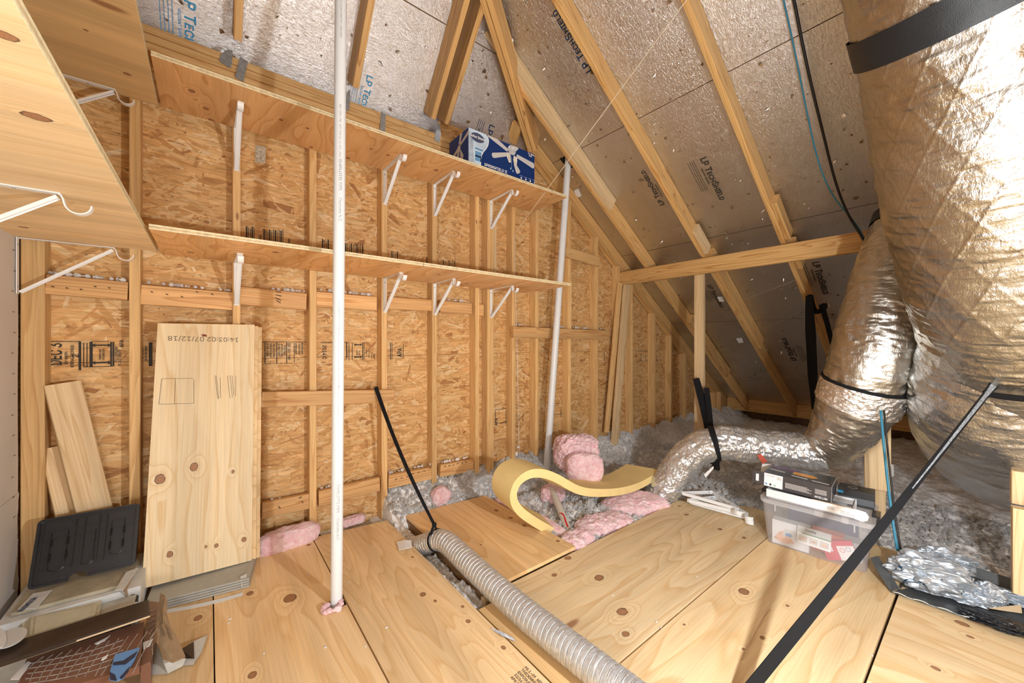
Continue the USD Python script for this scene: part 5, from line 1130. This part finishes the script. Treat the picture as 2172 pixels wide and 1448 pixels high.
# cables and string
c1 = thing("black_cable", "black cable running down the right roof slope and over the horizontal beam", "cable", atX(1836, 520, BX))
part(c1, "cable", tube(spline([atP(1672, -60, (SR, 0, 1), cr - .05), atP(1684, 0, (SR, 0, 1), cr - .04), atP(1712, 140, (SR, 0, 1), cr - .05), atP(1750, 300, (SR, 0, 1), cr - .08), atP(1788, 430, (SR, 0, 1), cr - .16), atX(1815, 482, BX - .10), atX(1834, 515, BX - .06), atX(1838, 560, BX), (3.75, .46, 1.2)], 90), .0075, 10), M_RUBBER, smooth=True)
c2 = thing("blue_cable", "thin blue cable beside the black cable down the right roof slope", "cable", atX(1838, 530, BX))
part(c2, "cable", tube(spline([atP(1648, -60, (SR, 0, 1), cr - .05), atP(1662, 0, (SR, 0, 1), cr - .04), atP(1692, 140, (SR, 0, 1), cr - .05), atP(1725, 300, (SR, 0, 1), cr - .08), atP(1778, 430, (SR, 0, 1), cr - .14), atX(1817, 478, BX - .09), atX(1838, 520, BX - .05), atX(1841, 560, BX + .01), (3.76, .44, 1.2)], 90), .0042, 8), M_BLUEC, smooth=True)
c3 = thing("cable_pair", "black and blue cable pair dropping beside the wooden post to the plywood", "cable", atZ(1902, 1172, .02))
for du, m, r in ((0, M_BLUEC, .006), (7, M_RUBBER, .0045)):
    part(c3, "cable", tube(spline([atT(1868 + du, 870, 2.1), atT(1874 + du, 935, 2.06), atT(1884 + du, 1030, 2.0), atT(1893 + du, 1100, 1.95), atT(1904 + du, 1168, 1.91)], 40), r, 10), m, smooth=True)
sg = thing("cream_string", "cream string running diagonally across the roof then hanging down along a wall stud", "string", atY(1093, 495, 2.585))
g0 = atP(1462, -8, (SR, 0, 1), CR); g1 = atY(1091, 496, 2.582)
part(sg, "string", tube([g0, g1], .0022, 6), M_STRING)
part(sg, "string", tube(spline([g1, atY(1094, 640, 2.583), atY(1098, 800, 2.584), atY(1101, 940, 2.584), atY(1104, 1008, 2.584)], 30), .0016, 5), M_WHITE)
v, f = tuft_mesh(1); part(sg, "knot", cat([(v * .013 + atY(1099, 948, 2.578), f), (v * (.012, .008, .026) + atY(1096, 962, 2.582), f)]), M_WHITE)

# ------------------------------------------------------------------ plastic bin with what it holds
E1 = np.array((.043, -.447, 0)); E1 /= np.linalg.norm(E1); E2 = np.array((-E1[1], E1[0], 0)); EZ = np.array((0, 0, 1.0))
BO = np.array((2.575, .600, 0))            # middle of the front edge at the floor
BM = mat4(BO, E1, E2, EZ)
def bl_(p): return xf(np.asarray(p, float), BM)
def rrect(w, d, r): return sbox(-w / 2 + r, r, w / 2 - r, d - r).buffer(r, quad_segs=5)
def loft(z0, w0, d0, y0, z1, w1, d1, y1, r=.03, n=9):
    out = []
    for t in np.linspace(0, 1, n):
        P = np.array(rrect(w0 + (w1 - w0) * t, d0 + (d1 - d0) * t, r).exterior.coords)[:-1]; P[:, 1] += y0 + (y1 - y0) * t
        out.append(np.column_stack([P, np.full(len(P), z0 + (z1 - z0) * t)]))
    return np.array(out)
def skin(R, cap_bottom=True, cap_top=False):
    n, m = R.shape[:2]; idx = np.arange(n * m).reshape(n, m); f = []
    for i in range(n - 1):
        for j in range(m):
            j2 = (j + 1) % m; f += [(idx[i, j], idx[i, j2], idx[i + 1, j2]), (idx[i, j], idx[i + 1, j2], idx[i + 1, j])]
    v = R.reshape(-1, 3)
    for on, row, flip in ((cap_bottom, 0, True), (cap_top, n - 1, False)):
        if on:
            c = len(v); v = np.vstack([v, R[row].mean(0)])
            for j in range(m): f.append((c, idx[row, (j + 1) % m], idx[row, j]) if flip else (c, idx[row, j], idx[row, (j + 1) % m]))
    return v, np.array(f)
def frosted(name, tint, clear):
    N = {"t": ("transparent_bsdf", {"color": (.97, .97, .98)}), "d": ("principled_bsdf", {"base_color": tint, "roughness": .25}), "tl": ("translucent_bsdf", {"color": tint}), "m1": ("mix_closure", {"fac": .45}), "m": ("mix_closure", {"fac": clear})}
    return look(name, N, [("d.BSDF", "m1.closure1"), ("tl.BSDF", "m1.closure2"), ("m1.closure", "m.closure1"), ("t.BSDF", "m.closure2")], "m.closure")
M_BIN = frosted("clear_bin_plastic", (.88, .90, .95), .66); M_LID = frosted("clear_lid_plastic", (.88, .90, .95), .40)
bn = thing("storage_bin", "clear plastic storage bin with lid and black latch, filled with small packages", "storage bin", BO)
BASE[bn] = BO
outer = loft(.0, .430, .300, .006, .245, .475, .335, -.012); inner = loft(.003, .425, .295, .0085, .245, .470, .330, -.0095)
vo, fo_ = skin(outer); 
part(bn, "tub", (bl_(vo), fo_), M_BIN, smooth=50)
rim = loft(.238, .492, .350, -.020, .262, .496, .354, -.022, .034, 4); vr, fr2 = skin(rim, False, True)
part(bn, "lid", (bl_(vr), fr2), M_LID, smooth=50)
part(bn, "lid_rib", (bl_(skin(loft(.262, .44, .30, .004, .268, .436, .296, .006, .03, 3), False, True)[0]), skin(loft(.262, .44, .30, .004, .268, .436, .296, .006, .03, 3), False, True)[1]), M_LID, smooth=50)
for sx in (-1, 1):
    part(bn, "latch", cat([(bl_(box((sx * .245 - .016, .10, .215), (sx * .245 + .016, .19, .272)).vertices), box((0, 0, 0), (1, 1, 1)).faces)]), M_BLACKP)
for xx in (-.17, .17):
    part(bn, "wall_rib", (bl_(box((xx - .003, -.016, .20), (xx + .003, -.006, .236)).vertices), box((0, 0, 0), (1, 1, 1)).faces), M_LID)
def bbox_(lo, hi, M=BM): b = box(lo, hi); return xf(b.vertices, M), np.array(b.faces)
def inbin(name, label, catg, lo, hi, mat, extra=(), rot=0.0, tilt=0.0):
    c = np.array([(lo[0] + hi[0]) / 2, (lo[1] + hi[1]) / 2, lo[2]]); h = (np.array(hi) - lo) / 2
    cr_, sr_ = math.cos(rot), math.sin(rot); ct, st_ = math.cos(tilt), math.sin(tilt)
    X, Y, Z = np.array((cr_, sr_, 0)), np.array((-sr_, cr_, 0)), np.array((0, 0, 1.0)); X, Z = X * ct + Z * st_, Z * ct - X * st_
    M = BM @ mat4(c, X, Y, Z)
    t = thing(name, label, catg, M[:3, 3])
    part(t, "body", bbox_((-h[0], -h[1], 0), (h[0], h[1], 2 * h[2]), M), mat)
    for nm, ms, mt in extra: part(t, nm, (xf(arr(ms)[0], M), arr(ms)[1]), mt)
    return t, M
fpm = lambda y: mat4((0, y, 0), (1, 0, 0), (0, 0, 1), (0, -1, 0))
M_SKIN = plain("print_skin", (.70, .42, .28), .5, vary=.25, scale=50)
inbin("picture_box", "white boxed gadget with a hand photo on it, left side inside the clear bin", "package", (-.19, .020, .004), (-.02, .080, .140), plain("white_box_card", (.74, .75, .77), .5), (
    ("picture", prism([(-.078, .03), (-.05, .075), (-.03, .085), (.0, .06), (.02, .03), (-.01, .018), (-.04, .016)], fpm(-.0305), .0004), M_SKIN), ("picture", prism([(-.035, .055), (.02, .062), (.03, .10), (-.025, .10)], fpm(-.0312), .0004), M_PRG), ("picture", prism([(-.02, .058), (.008, .060), (.008, .078), (-.02, .078)], fpm(-.0318), .0004), M_MIDB)))
inbin("picture_card", "white instruction card reading insta with three small photos, against the bin front", "card", (-.070, .002, .055), (.075, .006, .150), plain("card_white", (.80, .80, .81), .5), (
    ("header", prism([(-.0725, .062), (.0725, .062), (.0725, .095), (-.0725, .095)], fpm(-.0024), .0003), plain("card_grey", (.50, .52, .53), .4, vary=.3, scale=8)), ("green_line", prism([(-.05, .056), (.0725, .056), (.0725, .062), (-.055, .062)], fpm(-.0027), .0003), plain("card_green", (.08, .22, .12), .5)),
    ("card_text", text("insta", .016, mat4((-.040, -.003, .073), (1, 0, 0), (0, 0, 1), (0, -1, 0)), .0003, True), M_INK), *[("photo", prism([(-.066 + .046 * k, .012), (-.028 + .046 * k, .012), (-.028 + .046 * k, .045), (-.066 + .046 * k, .045)], fpm(-.0024), .0003), M_PRG) for k in range(3)], *[("photo", prism([(-.060 + .046 * k, .026), (-.046 + .046 * k, .034), (-.034 + .046 * k, .026), (-.046 + .046 * k, .020)], fpm(-.0028), .0003), M_SKIN) for k in range(3)]), tilt=-.03)
inbin("blue_case", "dark blue case along the back inside the clear bin", "case", (-.15, .21, .004), (.17, .27, .225), plain("case_blue", (.035, .06, .15), .45), (("hinge", box((-.03, -.034, .15), (.01, -.030, .20)), M_PRW), ("hinge", box((.09, -.034, .15), (.12, -.030, .19)), M_PRW)))
inbin("red_packet", "red and white printed packet standing right of the picture card inside the bin", "packet", (.055, .035, .018), (.19, .050, .115), plain("packet_red", (.62, .05, .09), .45), (("white_panel", box((-.005, -.0085, .0), (.0675, -.0076, .072)), M_PRW), ("emblem", prism(Point(.015, .05).buffer(.011).difference(Point(.015, .05).buffer(.009)), fpm(-.0092), .0003), plain("packet_print", (.6, .08, .1), .5)), ("emblem", prism(Point(.042, .055).buffer(.011).difference(Point(.042, .055).buffer(.009)), fpm(-.0092), .0003), M_MIDB), ("square_logo", prism([(-.05, .045), (-.025, .045), (-.025, .070), (-.05, .070)], fpm(-.0088), .0004), M_PRW)), tilt=.35)
inbin("orange_packet", "orange-red packet low in the middle of the clear bin", "packet", (-.02, .09, .004), (.12, .16, .115), plain("packet_orange", (.72, .15, .07), .5))
inbin("grey_pouch", "grey plastic pouch in the right end of the clear bin", "pouch", (.10, .10, .004), (.195, .19, .10), plain("pouch_grey", (.45, .46, .48), .5))

# boxes on the lid
LZ = .2685
wb, WM = inbin("white_tray_box", "long open white carton with round end flap lying on the bin lid", "carton", (-.215, .0, LZ), (.165, .185, LZ + .004), M_PRW, (
    ("front_wall", box((-.19, -.0925, .0), (.20, -.0905, .045)), M_PRW), ("back_wall", box((-.19, .0895, .0), (.19, .0915, .042)), M_PRW), ("end_wall", box((-.191, -.09, .0), (-.189, .09, .042)), M_PRW), ("end_wall", box((.186, -.09, .0), (.188, .09, .042)), M_PRW),
    ("end_flap", prism(Polygon([(.198, .0), (.198, .044), (.235, .040), (.245, .024), (.240, .006), (.225, -.004)]).buffer(.004), fpm(-.0925), .0015), M_PRW), ("inner_card", box((.03, -.085, .030), (.18, -.03, .032)), M_PRW), ("inner_card", box((.03, .01, .034), (.18, .07, .036)), M_PRW), ("carton_edge", box((.02, -.089, .044), (.188, -.086, .0465)), plain("kraft_edge", (.55, .34, .12), .7)),
    ("barcode", box((.085, -.0932, .014), (.115, -.0926, .030)), M_PRG), ("small_print", text("MODEL NO.", .005, mat4((.14, -.0928, .018), (1, 0, 0), (0, 0, 1), (0, -1, 0)), .0003), M_INK2), ("small_print", text("MADE IN VIETNAM", .005, mat4((.14, -.0928, .008), (1, 0, 0), (0, 0, 1), (0, -1, 0)), .0003), M_INK2)))
M_DGREY = plain("carton_dark_grey", (.055, .050, .055), .4); M_DGREY2 = plain("carton_charcoal", (.03, .031, .033), .35)
rb, RM = inbin("router_carton", "open dark grey electronics carton with purple and orange top, uppermost on the bin", "carton", (-.235, .025, LZ + .047), (.075, .235, LZ + .047 + .083), M_DGREY, (
    ("top_print", box((-.155, -.105, .083), (.155, .105, .0836)), M_DGREY2), ("top_print", prism([(-.14, .02), (.0, .02), (-.02, .08), (-.15, .08)], mat4((0, 0, .0838), (1, 0, 0), (0, 1, 0), (0, 0, 1)), .0004), plain("print_purple", (.10, .02, .09), .4)), ("top_print", prism([(-.03, -.02), (.06, -.03), (.085, .0), (.06, .03), (-.03, .03)], mat4((0, 0, .0841), (1, 0, 0), (0, 1, 0), (0, 0, 1)), .0004), plain("print_orange", (.80, .36, .04), .4)),
    *[("top_print", prism([(a, b), (a + .075, b - .006), (a + .075, b + .012), (a, b + .018)], mat4((0, 0, .0842), (1, 0, 0), (0, 1, 0), (0, 0, 1)), .0004), M_PRG) for a, b in ((-.14, -.03), (-.03, -.065), (.065, -.075))],
    ("spec_label", box((-.153, -.1062, .004), (-.062, -.1052, .079)), M_PRW), ("barcode", prism(cat_ := [(-.09, .052), (-.068, .052), (-.068, .070), (-.09, .070)], fpm(-.1064), .0003), M_PRG), ("label_print", text("DUAL BAND", .006, mat4((-.148, -.1064, .064), (1, 0, 0), (0, 0, 1), (0, -1, 0)), .0003), M_INK2), ("label_mark", prism([(-.126, .012), (-.116, .012), (-.116, .022), (-.126, .022)], fpm(-.1064), .0003), M_INK), ("label_mark", prism(Point(-.142, .017).buffer(.005), fpm(-.1064), .0003), M_MIDB), ("label_mark", prism(Point(-.10, .016).buffer(.006), fpm(-.1064), .0003), plain("mint_mark", (.35, .6, .52), .5)),
    *[("fine_print", prism([(-.050, .020 + .0052 * k), (.070 - .01 * (k % 3), .020 + .0052 * k), (.070 - .01 * (k % 3), .0225 + .0052 * k), (-.050, .0225 + .0052 * k)], fpm(-.1058), .0003), M_PRG) for k in range(6)], *[("fine_print", prism([(.085, .030 + .0055 * k), (.135, .030 + .0055 * k), (.135, .0325 + .0055 * k), (.085, .0325 + .0055 * k)], fpm(-.1058), .0003), M_PRG) for k in range(5)],
    ("brand_print", text("NETGEAR", .011, mat4((.140, -.1058, .018), (-1, 0, 0), (0, 0, -1), (0, -1, 0)), .0003, True, False, .8), M_PRW),
    ("end_flap", prism([(-.215, .006), (-.156, .003), (-.156, .080), (-.212, .078)], mat4((0, -.104, 0), (1, 0, 0), (0, 0, 1), (0, -1, 0)), .0015), M_DGREY), ("end_flap", sheet3([[(-.155, -.10, .001), (-.155, .09, .001)], [(-.185, -.10, .006), (-.185, .09, .006)], [(-.215, -.10, -.012), (-.212, .09, -.010)]], .0015), M_DGREY2), ("end_flap", prism([(-.16, 0), (-.22, .0), (-.21, .07), (-.16, .08)], mat4((0, .104, .0), (1, 0, 0), (0, 0, 1), (0, -1, 0)), .0015), M_PRW), ("flap_sticker", box((-.195, -.1066, .02), (-.180, -.1056, .062)), M_PRW),
    ("card_edge", box((.154, -.105, 0), (.156, -.103, .0835)), M_PRG), ("card_edge", box((.154, -.103, .0825), (.156, .105, .0845)), M_PRG)), tilt=-.03)
inbin("dark_device_carton", "charcoal carton with ring emblem lying at the back right of the bin lid", "carton", (.085, .195, LZ), (.235, .300, LZ + .085), M_DGREY2, (("ring_emblem", prism(Point(-.015, .0).buffer(.020).difference(Point(-.015, .0).buffer(.0175)), mat4((0, 0, .0852), (1, 0, 0), (0, 1, 0), (0, 0, 1)), .0004), M_PRG), ("blue_tag", box((-.074, -.053, .058), (-.05, -.0515, .072)), M_BLUEINK), ("front_band", box((-.075, -.0532, .012), (.075, -.0524, .046)), plain("slate_band", (.10, .115, .13), .4))))

# wooden stake beyond the bin, with tag
wp = thing("wooden_post", "short pale timber post behind the storage bin, wider piece nailed over a narrower one", "post", atT(1862, 1070, 2.35))
def upright(u, v0, v1, t, wpx, thick, name, mat=M_PALE):
    a, b = atT(u, v0, t), atT(u, v1, t); w = wpx / FPX * t
    fwd = np.array((SN + (u - CX) / FPX * CS, CS - (u - CX) / FPX * SN, 0))
    a = a.copy(); a[:2] = b[:2]
    return board(wp, name, b, a, thick, w, np.cross(fwd, (0, 0, 1)), mat)
upright(1861, 860, 1036, 2.40, 41, .038, "post_face")
upright(1862, 1000, 1110, 2.47, 24, .036, "post_leg")
upright(1876, 900, 1010, 2.52, 14, .06, "post_side")
board(wp, "cross_piece", atT(1790, 962, 2.62), atT(1842, 945, 2.50), .03, .06, (0, 0, 1), M_PALE)
tg = thing("white_tag", "white folded depth tag with black numbers standing in the insulation", "tag", atT(1888, 1000, 2.7))
part(tg, "card", flat([atT(1881, 983, 2.70), atT(1895, 985, 2.70), atT(1896, 1009, 2.70), atT(1888, 1012, 2.70), atT(1882, 1008, 2.70)], .0012), M_STICK)
for (s_, u, v) in (("16", 1885, 994), ("14", 1884, 1005)):
    r_ = np.array((CS, -SN, 0)); part(tg, "number", text(s_, .011, mat4(atT(u, v, 2.692), r_, (0, 0, 1), np.cross(r_, (0, 0, 1))), .0003, True), M_INK)
ep = thing("edge_timber", "pale upright timber cut by the right picture edge below the large duct", "timber", atT(2172, 1260, 1.75))
for (u, v0, v1, t, wpx) in ((2178, 1010, 1070, 1.72, 42), (2182, 1090, 1262, 1.62, 44)):
    a, b = atT(u, v0, t), atT(u, v1, t); a[:2] = b[:2]; board(ep, "timber_piece", b, a + np.array((0, 0, .02)), .05, wpx / FPX * t, (E1[0], E1[1], 0), M_PALE)

# black open box tray and the silver bag in it
M_TRAYC = plain("black_coated_card", (.075, .082, .086), .40, vary=.2, scale=20)
M_TRAYE = plain("white_card_core", (.55, .54, .50), .8)
bt_ = thing("black_box_tray", "flattened black carton tray on the plywood at the lower right", "carton", (2.5, .12, 0))
A, B_, C_, D_ = atZ(1888, 1254, .003), atZ(2240, 1375, .003), atZ(2250, 1285, .003), atZ(2062, 1222, .003)
part(bt_, "base", flat([A, B_, C_, D_], .003, (0, 0, 1)), M_TRAYC)
A2 = atZ(1906, 1248, .004)
part(bt_, "side_flap", sheet3([[A, A2], [atZ(1862, 1214, .045), atZ(1886, 1214, .05)], [atZ(1846, 1184, .075), atZ(1862, 1180, .085)]], .004), M_TRAYC)
part(bt_, "back_wall", sheet3([[D_, C_], [D_ + (.02, .0, .045), C_ + (.02, 0, .045)]], .004), M_TRAYC)
part(bt_, "front_lip", sheet3([[A, A * .5 + B_ * .5, B_], [A + (-.012, -.01, .012), A * .5 + B_ * .5 + (-.016, -.012, .010), B_ + (-.016, -.012, .012)]], .003), M_TRAYC)
part(bt_, "torn_edge", ribbon(np.array([A + (B_ - A) * t + np.array((-.014, -.012, .010 + .003 * math.sin(t * 40))) for t in np.linspace(0, 1, 60)]), .004, .002, (-.5, -.5, .5)), M_TRAYE)
def crumple(c, size, rotz, seed, n=5, amp=.42):
    m = trimesh.creation.icosphere(n, 1.0); v = np.array(m.vertices)
    d = np.abs(meshkit.fbm(v * np.array((3.2, 1.5, 2.2)) + seed, 2, seed) - .5) * 2
    tri = lambda t: np.abs((t % 1) - .5) * 2
    d2 = tri(v[:, 0] * 2.1 + v[:, 2] * 1.3 + 1.6 * meshkit.fbm(v * 1.8 + seed * 2, 2, seed + 4)) * .55 + np.abs(meshkit.fbm(v * np.array((6.0, 2.5, 5)) + seed, 2, seed + 6) - .5) * .9
    v = v * (.75 + amp * d + amp * .6 * d2)[:, None] * np.array(size); v[:, 2] = np.maximum(v[:, 2], -size[2] * .55)
    cz, sz = math.cos(rotz), math.sin(rotz); v = v @ np.array([[cz, sz, 0], [-sz, cz, 0], [0, 0, 1]])
    return v + c, np.array(m.faces)
NB = {"tc": ("texture_coordinate", {}), "n": ("noise_texture", {"scale": 9, "detail": 3, "distortion": 1.0}), "f": ("math", {"math_type": "fraction"}), "fm": ("math", {"math_type": "multiply", "value2": 3.0}), "r": ("rgb_ramp", {"ramp": [(0, (.42, .475, .54)), (.90, (.42, .475, .54)), (.915, (.012, .06, .13)), (.945, (.012, .06, .13)), (.96, (.42, .475, .54))]}), "p": ("principled_bsdf", {"metallic": .50, "roughness": .34}), "n2": ("noise_texture", {"scale": 9, "detail": 2, "distortion": 1.2}), "b": ("bump", {"distance": .012})}
M_BAG = look("silver_bag_film", NB, [("tc.object", "n.vector"), ("n.fac", "fm.value1"), ("fm.value", "f.value1"), ("f.value", "r.fac"), ("r.color", "p.base_color"), ("tc.object", "n2.vector"), ("n2.fac", "b.height"), ("b.normal", "p.normal")], "p.BSDF")
sb = thing("silver_bag", "crumpled silver plastic mailing bag with dark blue lines in the black tray", "plastic bag", atZ(1985, 1240, 0))
cb = atZ(1972, 1222, .075)
part(sb, "bag_body", crumple(cb, (.085, .150, .100), .25, 3, 6), M_BAG, smooth=True)
part(sb, "bag_fold", crumple(atZ(2000, 1195, .085) + (.02, 0, .01), (.06, .11, .055), .3, 8, 5), M_BAG)
part(sb, "bag_fold", crumple(atZ(2095, 1262, .05), (.05, .06, .055), .3, 12, 5), M_BAG)
part(sb, "bag_fold", crumple(atZ(2050, 1266, .03), (.04, .08, .035), .2, 14, 5), M_BAG)
part(sb, "bag_fold", crumple(atZ(2165, 1272, .035), (.05, .10, .03), .2, 17, 5), M_BAG)
single("card_scrap", flat([atZ(2098, 1288, .045), atZ(2166, 1282, .055), atZ(2168, 1299, .045), atZ(2120, 1294, .04)], .0025), plain("tan_card", (.62, .50, .33), .7), "small tan card scrap lying among the silver film in the black tray", "card scrap")
single("black_bag", crumple(atZ(2115, 1318, .02), (.06, .11, .018), .1, 23, 5), plain("black_film", (.012, .014, .018), .22, bump=.004, bscale=40), "shiny black plastic film in the front of the black tray", "plastic film")
single("wood_splinter", cat([flat([atZ(1632, 1292, .004), atZ(1636, 1292, .004), atZ(1578, 1402, .004), atZ(1572, 1401, .004)], .003, (0, 0, 1))]), M_PALE, "thin pale wood splinter lying on the plywood left of the webbing strap", "wood splinter")

# flecks of insulation and splinters on the plywood
fk = []
for (u, v) in ((485, 1320), (488, 1312), (1345, 1183), (775, 1370), (560, 1385), (690, 1372), (1140, 1120), (900, 1210), (1478, 1222), (1560, 1180), (1300, 1262), (1392, 1318), (1402, 1330), (1780, 1290), (740, 1235), (654, 1216), (820, 1330), (1130, 1205), (980, 1180), (1850, 1390), (1700, 1180)):
    v_, f_ = tuft_mesh(1); fk.append((v_ * np.array((1, .8, .4)) * tr_.uniform(.003, .010 if u < 500 else .006) + atZ(u, v, .002 if not (1020 < u < 1200 and v < 1160) else .025), f_))
single("insulation_flecks", cat(fk), M_FLUFF, "small white flecks of insulation scattered over the plywood floor", "debris", kind="stuff")
